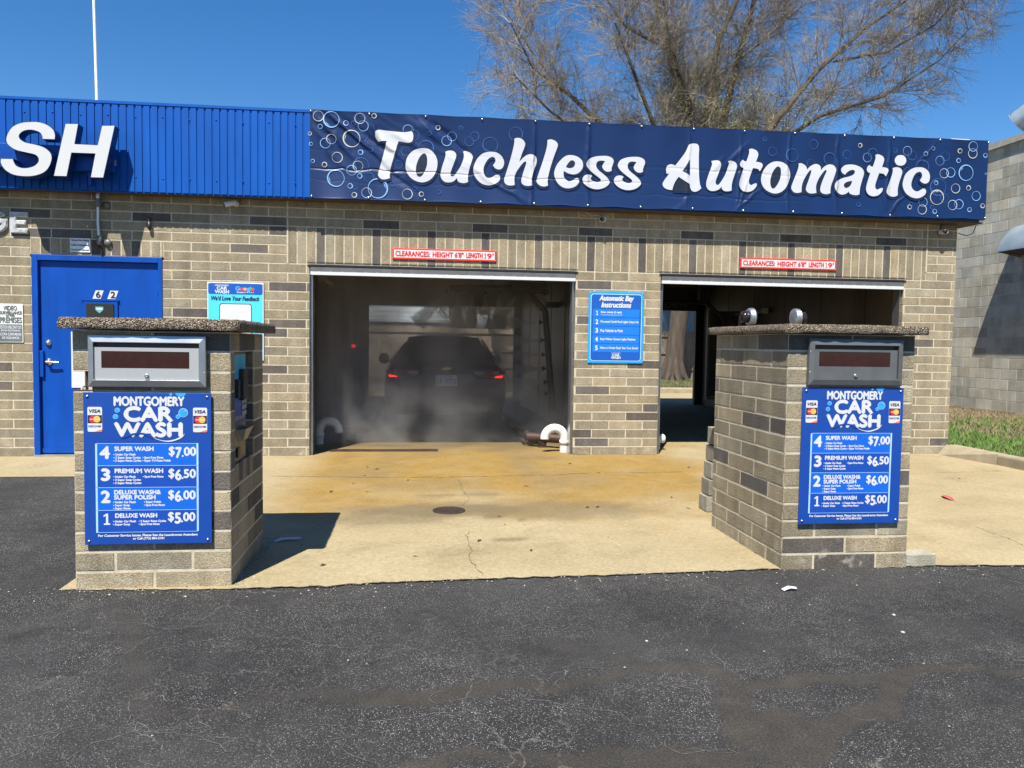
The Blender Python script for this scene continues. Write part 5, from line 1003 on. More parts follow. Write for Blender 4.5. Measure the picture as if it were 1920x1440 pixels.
# white bent pipes at the bay corners
def bent_pipe(x, y, s, label, drop=.165):
    t = thing('pipe_bollard', label, 'pipe', (x, y, 0), 'white bent pipes at the bay mouths'); r = .118; zt = .175
    pts = [(x, y, .006), (x, y, zt)]+[(x+s*(r-r*math.cos(math.pi*k/10)), y, zt+r*math.sin(math.pi*k/10)) for k in range(1, 11)]+[(x+s*2*r, y, drop)]
    q = MB(); q.tube(pts, .053, 14); q.build('elbow', PVC, t)
    q = MB(); q.lathe((x, y, .10), (0, 0, .4), [(0, .053), (.0, .060), (.05, .060), (.055, .054)], 16); q.build('collar', PVC, t)
bent_pipe(3.175, .22, -1, 'white bent pipe against the right jamb of the wash bay'); bent_pipe(.225, 1.0, 1, 'white bent pipe in the mist at the left jamb of the wash bay', .15)
t = thing('pipe_stub', 'short pale pipe stub poking out at the foot of the pier into the empty bay', 'pipe', (4.3, .42, 0))
q = MB(); q.tube([(4.1, .42, .14), (4.42, .40, .145)], .055, 12); q.lathe((4.42, .40, .145), (1, 0, 0), [(0, .055), (.02, .06), (.05, .045), (.06, 0)], 14); q.build('pipe', PVC, t)
q = MB(); q.tube([(4.33, .41, .006), (4.33, .41, .09)], .008, 6); q.tube([(4.41, .41, .006), (4.41, .41, .09)], .008, 6); q.build('leg', STEEL, t)
t = thing('guide_rail', 'brown steel tyre guide rail on the right side of the wash bay floor', 'guide rail', (2.85, 1.5, 0))
q = MB(); q.tube([(2.865, 3.9, .13), (2.845, .82, .13)], .042, 12); q.build('tube', RUST, t)
q = MB(); q.tube([(2.82, .76, .125), (3.10, .60, .125), (3.20, .55, .125)], .058, 14); q.build('end_tube', RUST, t)
for x, y in ((2.855, 3.4), (2.85, 2.2), (2.845, 1.2), (2.98, .67)):
    q = MB(); q.box(x-.05, x+.05, y-.05, y+.05, .005, .085); q.build('foot', RUST, t)
q = MB(); q.tube([(2.80, 3.8, .05), (2.785, .85, .05), (3.0, .62, .045)], .018, 8); q.build('lower_rod', RUST, t)
t = thing('guide_rail', 'brown steel tyre guide rail half lost in mist on the left of the wash bay', 'guide rail', (.75, 1.5, 0))
q = MB(); q.tube([(.82, 3.9, .13), (.82, 1.6, .13), (.62, 1.38, .13), (.40, 1.30, .13)], .045, 12); q.build('tube', RUST, t)
for x, y in ((.82, 3.2), (.82, 1.9), (.60, 1.37)):
    q = MB(); q.box(x-.05, x+.05, y-.05, y+.05, .005, .085); q.build('foot', RUST, t)
t = thing('trench_grate', 'wet brown steel trench grate across the mouth of the wash bay', 'grate', (1.0, .38, 0))
q = MB(); q.box(.42, 1.68, .30, .46, .004, .014)
for k in range(24): q.box(.46+k*.05, .485+k*.05, .325, .435, .014, .0165)
q.build('grate', RUST, t)
t = thing('signal_lamp', 'dark lamp box with a lit red light on the left bay wall', 'signal', (.15, 5.6, 1.0))
q = MB(); q.box(.129, .22, 5.3, 5.95, .95, 1.95); q.build('box', mat('lamp_box', (.02, .018, .018), .5), t)
q = MB(); q.lathe((.30, 5.30, 1.205), (0, -1, 0), [(0, .036), (.02, .034), (.035, .02), (.04, 0)], 16); q.build('lit_lens', mat('lit_red', (.5, .01, .015), .3, emit=(1, .015, .03), es=3), t)
q = MB(); q.box(.22, .36, 5.31, 5.42, 1.12, 1.30); q.build('lamp_hood', BLACK, t)
def tube_light(p0, p1, label):
    t = thing('tube_light', label, 'light', p0, 'unlit tube lights on the bay walls')
    q = MB(); q.tube([p0, p1], .035, 10); q.build('tube', mat('tube_cream', (.55, .52, .45), .3), t)
    for p in (p0, p1):
        q = MB(); q.box(p[0]-.05, p[0]+.05, p[1]-.04, p[1]+.04, p[2]-.05, p[2]+.05); q.build('end_cap', mat('tube_end', (.35, .33, .29), .4), t)
tube_light((.18, 1.7, 2.12), (.18, 2.9, 2.12), 'slim tube light high on the left wall of the wash bay'); tube_light((7.58, 4.4, 1.94), (7.58, 5.9, 1.93), 'cream tube light on the right wall of the empty bay')
t = thing('dryer_motor', 'cream round blower motor on the right wall of the wash bay', 'motor', (3.3, 3.2, 1.9))
q = MB(); q.lathe((3.32, 3.15, 1.91), (-.2, -1, 0), [(-.16, .0), (-.16, .085), (-.02, .10), (0, .105), (.06, .10), (.08, .085), (.085, .03), (.085, 0)], 18); q.build('housing', mat('cream_enamel', (.62, .60, .46), .4, var=.1), t)
q = MB(); q.box(3.30, 3.615, 3.12, 3.22, 1.86, 1.95); q.build('bracket', BLACK, t)
t = thing('pipe_cluster', 'rusty pipework under the ceiling of the wash bay', 'pipework', (3.2, 3.4, 2.2))
q = MB()
for k in range(6): q.tube([(2.7+.05*k, 3.4+.05*k, 2.12+.05*k), (3.5, 3.45+.05*k, 2.10+.05*k)], .016, 8)
for k in range(4): q.tube([(2.95+.16*k, 3.42, 2.05), (2.95+.16*k, 3.42, 2.5)], .012, 8)
q.build('pipes', RUST, t)
t = thing('steel_partition', 'dark steel splash panel with bottom ledge beside the idle wash arch', 'panel', (7.0, 6.2, 0))
q = MB(); q.box(6.98, 7.02, 5.55, 5.60, .30, 2.0); q.build('post', GREYL, t)
q = MB(); q.box(6.99, 7.62, 5.62, 5.66, .32, 1.98); q.build('sheet', mat('dark_sheet', (.05, .042, .036), .5, .3, var=.4, ns=3), t)
q = MB(); q.box(6.95, 7.62, 5.42, 5.62, .27, .31); q.build('ledge', GREYL, t)
t = thing('wall_cabinet', 'grey steel cabinet on the right wall inside the empty bay', 'cabinet', (7.4, 3.7, 0))
q = MB(); q.box(7.28, 7.64, 4.0, 4.5, .1, 1.42); q.build('body', GREYP, t, bevel=.01)
q = MB(); q.box(7.27, 7.28, 4.05, 4.45, .15, 1.37); q.build('cabinet_door', mat('cabinet_grey', (.16, .165, .18), .4), t)

# ---------------------------------------------------------------- the car
def car():
    cx, y0 = 1.845, 2.25; t = thing('car', 'dark sedan seen from behind in the misty wash bay with tail lamps lit', 'car', (cx, y0, 0))
    PNT = mat('dark_maroon_paint', (.016, .009, .010), .22, .3, var=.05); GLS = mat('tinted_glass', (.006, .006, .007), .08, var=0); TRM = BLACK
    #  y,   zb,  w,   zmid, zbelt, wr,  zroof
    st = [(.00, .34, .62, .50, .60, .55, .66), (.03, .27, .80, .50, .66, .72, .74), (.08, .24, .86, .52, .80, .76, .93), (.18, .23, .885, .55, .86, .77, .985), (.50, .23, .895, .60, .90, .76, 1.005), (.80, .25, .898, .62, .92, .70, 1.14), (1.25, .22, .90, .64, .93, .58, 1.36), (1.9, .20, .90, .64, .93, .575, 1.43), (2.6, .20, .90, .63, .92, .57, 1.42), (3.05, .20, .90, .62, .91, .60, 1.27), (3.45, .22, .89, .60, .89, .72, 1.02), (4.0, .23, .87, .56, .82, .72, .92), (4.4, .25, .80, .50, .68, .62, .76), (4.55, .32, .62, .48, .58, .5, .62)]
    q = MB(); vs = []
    def sec(s):
        y, zb, w, zm, zt, wr, zr = s; h = [(.0, zb), (w*.8, zb), (w*.97, zb+.07), (w, zm), (w*.985, (zm+zt)/2+.02), (w*.955, zt), ((w*.93+wr*1.0)/2, (zt+zr)/2), (wr, zr-.045*(zr > 1.1)-.012), (wr*.75, zr-.004), (0, zr+.008)]
        return [(cx+x, y0+y, z) for x, z in h]+[(cx-x, y0+y, z) for x, z in h[-2:0:-1]]
    for s in st: vs += sec(s)
    m = 18; q.add(vs, [(i*m+k, i*m+(k+1) % m, (i+1)*m+(k+1) % m, (i+1)*m+k) for i in range(len(st)-1) for k in range(m)], 0, None, True)
    q.add(vs[:m], [tuple(range(m))[::-1]], 0, None, True); q.add(vs[-m:], [tuple(range(m))], 0, None, True)
    body = q.build('body', PNT, t, sub=2)
    q = MB(); q.add([(cx-.66, y0+.60, 1.045), (cx+.66, y0+.60, 1.045), (cx+.545, y0+1.22, 1.375), (cx-.545, y0+1.22, 1.375), (cx, y0+.555, 1.05), (cx, y0+1.2, 1.395)], [(0, 4, 5, 3), (4, 1, 2, 5)]); q.build('rear_window', GLS, t)
    for s in (-1, 1):
        q = MB(); X = lambda x: cx+s*x
        q.add([(X(.845), y0+.9, .97), (X(.845), y0+3.1, .95), (X(.64), y0+2.7, 1.33), (X(.635), y0+1.4, 1.34)], [(0, 1, 2, 3)]); q.build('side_window', GLS, t)
        q = MB(); q.lathe((X(.99), y0+2.75, 1.0), (s*.3, -1, 0), [(-.05, 0), (-.05, .06), (0, .095), (.03, .09), (.035, 0)], 16); q.tube([(X(.86), y0+2.78, .94), (X(.95), y0+2.75, .98)], .025, 8); q.build('door_mirror', PNT, t)
        def lens(pts, dy, m, name, par, thick=.07):
            e = MB(); n = len(pts); v = [(X(a), y0+b-dy, c) for a, b, c in pts]+[(X(a*.98), y0+b-dy+thick, c) for a, b, c in pts]
            e.add(v, [tuple(range(n)), tuple(range(2*n-1, n-1, -1))]+[(i, (i+1) % n, n+(i+1) % n, n+i) for i in range(n)]); return e.build(name, m, par)
        L = lens([(.455, .05, .80), (.80, .11, .785), (.865, .17, .885), (.62, .085, .905), (.36, .05, .885)], .045, mat('tail_red', (.13, .006, .008), .15, var=.1), 'tail_lamp', t, .10)
        lens([(.70, .08, .797), (.80, .113, .792), (.825, .14, .825), (.74, .09, .812)], .056, mat('tail_lit', (.6, .01, .01), .3, emit=(1, .02, .015), es=1.6), 'lit_strip', L, .02)
        lens([(.67, .08, .845), (.74, .09, .845), (.75, .095, .888), (.68, .085, .888)], .054, mat('smoke_lens', (.25, .22, .22), .15), 'reverse_lens', L, .02)
        lens([(.40, .05, .845), (.53, .065, .84), (.56, .07, .88), (.42, .055, .88)], .054, mat('smoke_lens'), 'reverse_lens', L, .02)
        e = MB(); e.box(min(X(.52), X(.80)), max(X(.52), X(.80)), y0+.015, y0+.04, .455, .475); e.build('reflector', mat('tail_red'), t)
        for y in (.95, 3.62):
            w = MB(); w.lathe((X(.80), y0+y, .325), (s, 0, 0), [(-.1, .2), (-.1, .30), (-.08, .32), (.06, .32), (.085, .30), (.085, .21)], 26); wh = w.build('wheel', RUBBER, t)
            w = MB(); w.lathe((X(.80), y0+y, .325), (s, 0, 0), [(.05, .21), (.06, .2), (.03, .05), (.05, .04), (.05, 0)], 20); w.build('rim', STEEL, wh)
    q = MB(); q.box(cx-.62, cx+.62, y0-.012, y0+.05, .30, .40); q.build('lower_valance', TRM, t, bevel=.02)
    q = MB(); q.box(cx-.70, cx+.70, y0+.012, y0+.03, .640, .646); q.build('bumper_seam', TRM, t)
    q = MB(); q.add([(cx-.32, y0+.012, .665), (cx+.32, y0+.012, .665), (cx+.36, y0+.052, .835), (cx-.36, y0+.052, .835)], [(0, 1, 2, 3)]); q.build('plate_recess', TRM, t)
    lp = MB(); px0, px1, pz0, pz1 = cx-.152, cx+.152, .672, .824
    lp.T = lambda u, v, w: (u, y0+.008+(v-.67)*.22-w, v); lp.extr([rrect(px0, pz0, px1, pz1, .012, 3)], 0, .006, 0); pl = lp.build('licence_plate', mat('plate_white', (.70, .73, .76), .4), t)
    e = MB(); e.T = lambda u, v, w: (u, y0+.0015+(v-.67)*.22-w, v); e.text('EA 19733', (px0+.014, pz0+.022, px1-.014, pz0+.105), .001, 0, .0025); e.text('ILLINOIS', (px0+.07, pz1-.03, px1-.07, pz1-.012), .001, 1, .001); e.build('lettering', [mat('plate_ink', (.02, .022, .03)), mat('plate_blue', (.04, .08, .30))], pl)
    e = MB(); e.T = lambda u, v, w: (u, y0+.062-w, v); a, z = cx, .918
    e.extr([[(a-.078, z-.012), (a-.062, z+.014), (a-.026, z+.014), (a-.022, z+.026), (a+.034, z+.026), (a+.031, z+.014), (a+.078, z+.014), (a+.062, z-.012), (a+.024, z-.012), (a+.02, z-.024), (a-.034, z-.024), (a-.031, z-.012)]], 0, .010); e.build('gold_badge', mat('gold', (.62, .42, .12), .3, .7, var=.05), t)
    e = MB(); e.T = lambda u, v, w: (u, y0+.068-w, v); e.rect(cx-.36, .918, cx-.25, .924, 0); e.build('chrome_script', CHROME, t)
    return t
car()
# ---------------------------------------------------------------- things lying on the ground
t = thing('drain_cover', 'round rusty iron drain cover in the concrete apron', 'drain cover', (1.672, -2.952, 0))
q = MB(); q.lathe((1.672, -2.952, .0055), (0, 0, 1), [(0, .125), (.008, .123), (.009, .105), (.004, .10), (.004, 0)], 30)
for k in range(7): q.box(1.672-.085+k*.028-.008, 1.672-.085+k*.028+.008, -2.952-.06, -2.952+.06, .009, .0125)
q.build('cover', mat('rusty_iron', (.028, .018, .012), .8, .2, var=.4, ns=30), t)
def scrap(name, pts, m, label, cat, z):
    t = thing(name, label, cat, (pts[0][0], pts[0][1], z)); q = MB(); n = len(pts); vs = []
    for i, p in enumerate(pts):
        a, b = pts[max(0, i-1)], pts[min(n-1, i+1)]; L = math.hypot(b[0]-a[0], b[1]-a[1]); w = p[2]
        for s in (-1, 1): vs.append((p[0]-s*(b[1]-a[1])/L*w, p[1]+s*(b[0]-a[0])/L*w, z+.004+abs(math.sin(i*1.9))*.012+(.004 if s > 0 else 0)))
    q.add(vs, [(2*i, 2*i+1, 2*i+3, 2*i+2) for i in range(n-1)]); q.build('paper', m, t)
scrap('paper_strip', [(.53, -3.82, .012), (.57, -3.80, .016), (.61, -3.775, .014), (.65, -3.775, .018), (.69, -3.79, .012)], mat('pale_violet_paper', (.50, .49, .56), .8), 'crumpled pale violet paper strip in the left kiosk shadow', 'litter', .006)
scrap('paper_scrap', [(3.35, -5.0, .012), (3.39, -4.99, .015), (3.43, -4.995, .011)], WHITE, 'white paper scrap on the asphalt before the right kiosk', 'litter', .002)
scrap('red_scrap', [(5.97, -2.78, .02), (5.99, -2.70, .035), (6.02, -2.60, .02)], mat('faded_red', (.50, .07, .06), .8), 'faded red scrap on the concrete right of the right kiosk', 'litter', .006)
for i, (x, y, s) in enumerate(((3.62, -5.62, .014), (3.72, -5.40, .012), (.28, -4.86, .012), (2.42, -5.62, .010), (-.1, -4.80, .010), (.55, -4.55, .010), (.58, -4.64, .008))):
    q = MB(); q.lathe((x, y, .002), (.1, .1, 1), [(0, s*.7), (s*.3, s*.75), (s*.55, s*.35), (s*.6, 0)], 7)
    tag(q.build('pebble', mat('pebble_white', (.34, .33, .30), .8)), ['white pebble on the asphalt near the brown patch', 'white pebble on the asphalt up from the brown patch', 'pale pebble before the left kiosk', 'tiny white pebble in mid asphalt', 'pale pebble against the left kiosk foot', 'tiny pebble on the shadow edge by the left kiosk', 'tiny pebble at the right foot corner of the left kiosk'][i], 'pebble', 'pale pebbles on the ground')
LEAF = mat('brown_leaf', (.035, .025, .016), .9)
for i in range(38):
    x, y = random.uniform(.6, 4.6), random.uniform(-4.4, -.6); s = random.uniform(.010, .022); a = random.uniform(0, 3)
    if i > 29: x, y = random.uniform(4.6, 7.5), random.uniform(-4.4, -1)
    q = MB(); q.add([(x+s*1.6*math.cos(a), y+s*1.6*math.sin(a), .010), (x-s*.5*math.sin(a), y+s*.5*math.cos(a), .016), (x-s*1.6*math.cos(a), y-s*1.6*math.sin(a), .010), (x+s*.5*math.sin(a), y-s*.5*math.cos(a), .009)], [(0, 1, 2, 3)])
    tag(q.build('fallen_leaf', LEAF), 'dark dry leaf scrap on the concrete apron', 'leaf', 'dark leaf scraps on the concrete')

# ---------------------------------------------------------------- grey block building on the right
nb = thing('block_building', 'tall grey concrete block building along the right edge', 'building', (12.6, 3, 0))
q = MB(); GB = (.38, .36, .295)
def gdark(r, k): return False
masonry(q, (12.5, 0, 0), (0, 1, 0), (-1, 0, 0), -4, 9.6, .14, 25, .2016, .4064, lambda r: .5*(r % 2)+.1, (), gdark, .009, GB, .003, .02, .0008)
for i in range(len(q.c)):
    if q.mi[i] == 0 and q.c[i] != (1, 1, 1): pass
q.box(12.501, 14, -4, 9.6, .0, 5.1, 1)
q.build('wall', [BLOCK, BMORT], nb)
q = MB(); q.box(12.44, 12.62, -4, 9.65, 5.18, 5.30); q.build('coping', mat('coping_concrete', (.33, .32, .27), .9, var=.15), nb)
q = MB(); q.box(12.46, 12.6, -4, 9.6, -.02, .139); q.build('foundation', mat('foundation_concrete', (.24, .20, .13), .95, var=.3, ns=5, bump=.4), nb)
q = MB(); q.box(12.62, 20, -4, 9.6, 5.1, 5.15); q.build('roof', ROOFM, nb)
HOOD = mat('galvanised_blue_grey', (.27, .33, .37), .4, .4, var=.12, ns=4)
t = thing('vent_hood', 'blue-grey curved vent hood sticking out of the block wall', 'vent hood', (12.4, 3.4, 3.1)); t.parent = None
q = MB(); prof = [(12.498, 3.62), (12.40, 3.60), (12.28, 3.53), (12.17, 3.42), (12.09, 3.30), (12.03, 3.15), (12.03, 3.11)]
n = len(prof); vs = [(x, y, z) for y in (1.6, 4.37) for x, z in prof]
q.add(vs, [(i, i+1, n+i+1, n+i) for i in range(n-1)], 0, None, True); q.add([(x, 4.37, z) for x, z in prof]+[(12.498, 4.37, 3.02)], [tuple(range(n+1))]); q.add([(x, 1.6, z) for x, z in prof]+[(12.498, 1.6, 3.02)], [tuple(range(n+1))[::-1]])
q.build('shell', HOOD, t); q = MB(); q.add([(12.04, 1.62, 3.13), (12.04, 4.35, 3.13), (12.498, 4.35, 3.06), (12.498, 1.62, 3.06)], [(0, 1, 2, 3)]); q.build('screen', RUST, t)
t = thing('duct_elbow', 'grey round duct elbow overhanging the top of the block wall', 'duct', (13.75, 4.5, 5.15))
q = MB(); pts = [(13.75, 4.5, 5.1), (13.75, 4.5, 5.85), (13.70, 4.6, 6.05), (13.58, 4.85, 6.13), (13.40, 5.15, 6.06), (13.22, 5.45, 5.83)]
q.tube(pts, .21, 18, 0, False); q.tube([pts[-1], (13.205, 5.475, 5.81)], .225, 18, 0, False); q.build('duct', HOOD, t); q = MB(); q.lathe((13.27, 5.37, 5.90), (-.43, .72, -.55), [(0, .2), (0, 0)], 18); q.build('dark_mouth', BLACK, t)

# ---------------------------------------------------------------- back yard: fence, garage
WOOD = mat('fence_wood', (.16, .125, .085), .9, var=.3, ns=2.5, stretch=(1, 1, .15), fine=.2, fs=30)
WOODL = mat('pale_fence_wood', (.30, .24, .17), .9, var=.25, ns=2.5, stretch=(1, 1, .15), fine=.2, fs=30)
def fence(xa, xb, y, h, m, label):
    t = thing('wooden_fence', label, 'fence', ((xa+xb)/2, y, .12), 'plank fences behind the car wash'); q = MB(); x = xa
    while x < xb:
        w = .138; j = random.uniform(-.012, .012); z0, z1 = .12, .12+h+random.uniform(-.01, .01)
        q.extr([[(x, z0), (x+w, z0), (x+w, z1-.04), (x+w-.035, z1), (x+.035, z1), (x, z1-.04)]], y+j*.3, y+j*.3+.02, 0) if False else q.add([(a, b_, c) for b_ in (y+j*.2, y+j*.2+.018) for a, c in ((x, z0), (x+w, z0), (x+w, z1-.04), (x+w-.035, z1), (x+.035, z1), (x, z1-.04))], [(0, 1, 2, 3, 4, 5), (11, 10, 9, 8, 7, 6), (0, 6, 7, 1), (1, 7, 8, 2), (2, 8, 9, 3), (3, 9, 10, 4), (4, 10, 11, 5), (5, 11, 6, 0)])
        x += w+.010
    q.build('planks', m, t)
    for z in ((h-.1,) if h and m is WOODL else (.42, 1.0, h-.1)): q = MB(); q.box(xa, xb, y-.045, y-.008, z, z+.09); q.build('rail', m, t)
    x = xa
    while x <= xb: q = MB(); q.box(x, x+.09, y+.024, y+.11, .10, h+.05); q.build('post', m, t); x += 2.4
fence(-6, 2.55, 17.0, 1.72, WOODL, 'pale plank fence seen through the wash bay left of the car'); fence(2.56, 24, 18.3, 1.72, WOOD, 'brown plank fence behind the big bare tree')
t = thing('garage', 'white sided garage behind the pale fence', 'garage', (-1, 21, .12))
q = MB()
for k in range(16): z = .12+k*.19; q.add([(-7, 19.99, z), (2.6, 19.99, z), (2.6, 20.0, z+.19), (-7, 20.0, z+.19), (-7, 20.0, z), (2.6, 20.0, z)], [(0, 1, 2, 3), (0, 4, 5, 1)])
q.box(-7, 2.6, 20.01, 25, .12, 3.16); q.build('wall', mat('white_siding', (.55, .60, .62), .6, var=.06), t)
q = MB(); q.box(-7.1, 2.7, 19.9, 19.985, 2.02, 2.12); q.build('trim', WHITE, t)
q = MB(); q.add([(-7.3, 19.7, 3.1), (2.9, 19.7, 3.1), (2.9, 22.5, 4.3), (-7.3, 22.5, 4.3)], [(0, 1, 2, 3)]); q.build('roof', ROOFM, t)
t = thing('shed', 'grey shed with white window behind the brown fence', 'shed', (10, 23, .12))
q = MB(); q.box(8.5, 15, 22, 25, .12, 3.2); q.build('wall', mat('grey_siding', (.22, .25, .28), .7), t)
q = MB(); q.box(12.9, 13.8, 21.95, 22, 1.7, 2.7); w = q.build('window', mat('pale_window', (.5, .58, .64), .2), t)
q = MB(); q.add([(8.2, 21.7, 3.15), (15.3, 21.7, 3.15), (15.3, 23.6, 4.2), (8.2, 23.6, 4.2)], [(0, 1, 2, 3)]); q.build('roof', ROOFM, t)

t = thing('neighbour_house', 'tan house standing beyond the back fence', 'house', (5.6, 27, .12))
q = MB(); q.box(2.9, 10.5, 27, 33, .12, 3.3); q.build('wall', mat('tan_siding', (.16, .13, .10), .8, var=.25, ns=1.5), t)
q = MB(); q.add([(2.5, 26.6, 3.25), (10.9, 26.6, 3.25), (10.9, 30, 5.2), (2.5, 30, 5.2)], [(0, 1, 2, 3)]); q.build('roof', mat('house_roof', (.06, .055, .05), .9), t)
for x in (4.2, 7.2): q = MB(); q.box(x, x+.9, 26.95, 26.995, 1.5, 2.6); q.build('window', mat('pale_window', (.5, .58, .64), .2), t)
# ---------------------------------------------------------------- bare spring tree
def tree(name, label, base, limbs, trunk, m_bark, m_twig, m_bud, seed, ntw=1.0, buds=9000, budzone=None, z_min=2.6):
    rg = np.random.default_rng(seed); t = thing(name, label, 'tree', base, None); B = np.array(base)
    q = MB(); q.tube([B+np.array(p[:3]) for p in trunk], [p[3] for p in trunk], 14)
    # root flare ridges
    for a in np.linspace(0, 6.28, 9)[:-1]: q.tube([B+np.array((.18*math.cos(a), .18*math.sin(a), .9)), B+np.array((.32*math.cos(a), .32*math.sin(a), .25)), B+np.array((.55*math.cos(a), .55*math.sin(a), -.05))], [.10, .13, .05], 7)
    q.build('trunk', m_bark, t)
    seg = []; ends = []
    def curve(p, d, L, r0, r1, n, wob_, up):
        pts = [p.copy()]; d = d/np.linalg.norm(d)
        for i in range(n):
            d = d+rg.normal(0, wob_, 3)+np.array((0, 0, up)); d /= np.linalg.norm(d); p = p+d*L/n; pts.append(p.copy())
        rr = np.linspace(r0, r1, n+1)
        for i in range(n): seg.append((pts[i], pts[i+1], rr[i], rr[i+1]))
        return pts
    q = MB(); br = []
    for lb in limbs:
        P = [B+np.array(p[:3]) for p in lb]; rs = [p[3]*.82 for p in lb]; q.tube(P, rs, 9)
        for i in range(len(P)-1):
            L = np.linalg.norm(P[i+1]-P[i])
            for k in range(max(1, int(L/.30*ntw))):
                f = rg.uniform(0, 1); p = P[i]+(P[i+1]-P[i])*f
                if p[2] < z_min: continue
                ax = (P[i+1]-P[i])/L; v = rg.normal(0, 1, 3); v -= ax*v.dot(ax)*.6; v /= np.linalg.norm(v)
                br.append((p, ax*rg.uniform(.3, .9)+v+np.array((0, 0, .15)), rg.uniform(.8, 2.0), .012+.14*rs[i]*rg.uniform(.1, .5)))
    q.build('limbs', m_bark, t)
    tw = []
    for p, d, L, r in br:
        pts = curve(p, d, L, min(r, .030), .007, 6, .13, .06)
        for k in range(int(L*5.5)):
            i = rg.integers(1, 6); tw.append((pts[i]+(pts[i+1]-pts[i])*rg.uniform(), pts[i+1]-pts[i]+rg.normal(0, .22, 3)*L*.35, rg.uniform(.45, 1.25)))
    fine = []
    for p, d, L in tw:
        pts = curve(p, d, L, .008, .004, 4, .17, .02)
        for k in range(int(5+L*7)):
            i = rg.integers(0, 4); fine.append((pts[i]+(pts[i+1]-pts[i])*rg.uniform(), (pts[i+1]-pts[i])*1.4+rg.normal(0, .16, 3), rg.uniform(.25, .8)))
    for p, d, L in fine: curve(p, d, L, .0038, .0019, 3, .22, .0)
    A = np.array([s[0] for s in seg]); C = np.array([s[1] for s in seg]); ra = np.array([s[2] for s in seg]); rb = np.array([s[3] for s in seg])
    D = C-A; D /= np.linalg.norm(D, axis=1)[:, None]+1e-9; U = np.cross(D, np.array([.3, .5, .81])); U /= np.linalg.norm(U, axis=1)[:, None]+1e-9; Wv = np.cross(D, U)
    n = len(A); V = np.empty((n, 6, 3))
    for k in range(3):
        c, s = math.cos(2.094*k), math.sin(2.094*k); V[:, k] = A+(U*c+Wv*s)*ra[:, None]; V[:, 3+k] = C+(U*c+Wv*s)*rb[:, None]
    o6 = (np.arange(n)*6)[:, None]; F = np.concatenate([o6+np.array([[k, (k+1) % 3, 3+(k+1) % 3, 3+k]]) for k in range(3)])
    me = bpy.data.meshes.new('twigs'); me.from_pydata(V.reshape(-1, 3).tolist(), [], F.tolist()); me.materials.append(m_twig)
    o = bpy.data.objects.new('crown', me); COL.objects.link(o); o.parent = t; o.matrix_parent_inverse = Matrix.Translation(-t.location)
    if buds:
        E = np.array([f[0] for f in fine]); wgt = budzone(E) if budzone else np.ones(len(E)); wgt = wgt/wgt.sum()
        idx = rg.choice(len(E), buds, p=wgt); P = E[idx]+rg.normal(0, .09, (buds, 3)); a = rg.normal(0, 1, (buds, 3)); a /= np.linalg.norm(a, axis=1)[:, None]; b = np.cross(a, rg.normal(0, 1, (buds, 3))); b /= np.linalg.norm(b, axis=1)[:, None]
        s = rg.uniform(.011, .031, buds)[:, None]; V = np.stack([P-a*s, P+b*s*.45, P+a*s, P-b*s*.45], 1)
        me = bpy.data.meshes.new('buds'); me.from_pydata(V.reshape(-1, 3).tolist(), [], np.arange(buds*4).reshape(-1, 4).tolist()); me.materials.append(m_bud)
        o = bpy.data.objects.new('foliage', me); COL.objects.link(o); o.parent = t; o.matrix_parent_inverse = Matrix.Translation(-t.location)
    print(name, n, 'twig segments'); return t
BARK = mat('grey_brown_bark', (.065, .050, .037), .95, var=.35, ns=7, stretch=(1, 1, .2), bump=.9, bs=22)
TWIG = mat('grey_tan_twig', (.20, .168, .13), .9, var=.3, ns=1.2); BUD = mat('spring_bud', (.25, .24, .085), .8, var=.3, ns=2)
tb = (10.22, 17.0, .12)
rel = lambda x, z, r, dy=0: (x-tb[0], dy, z-tb[2], r)
trunk = [(-.02, 0, -.1, .42), (.0, 0, .5, .33), (.08, 0, 1.4, .30), (.18, 0, 2.4, .31), (.32, 0, 3.3, .34), (.42, 0, 3.9, .26)]
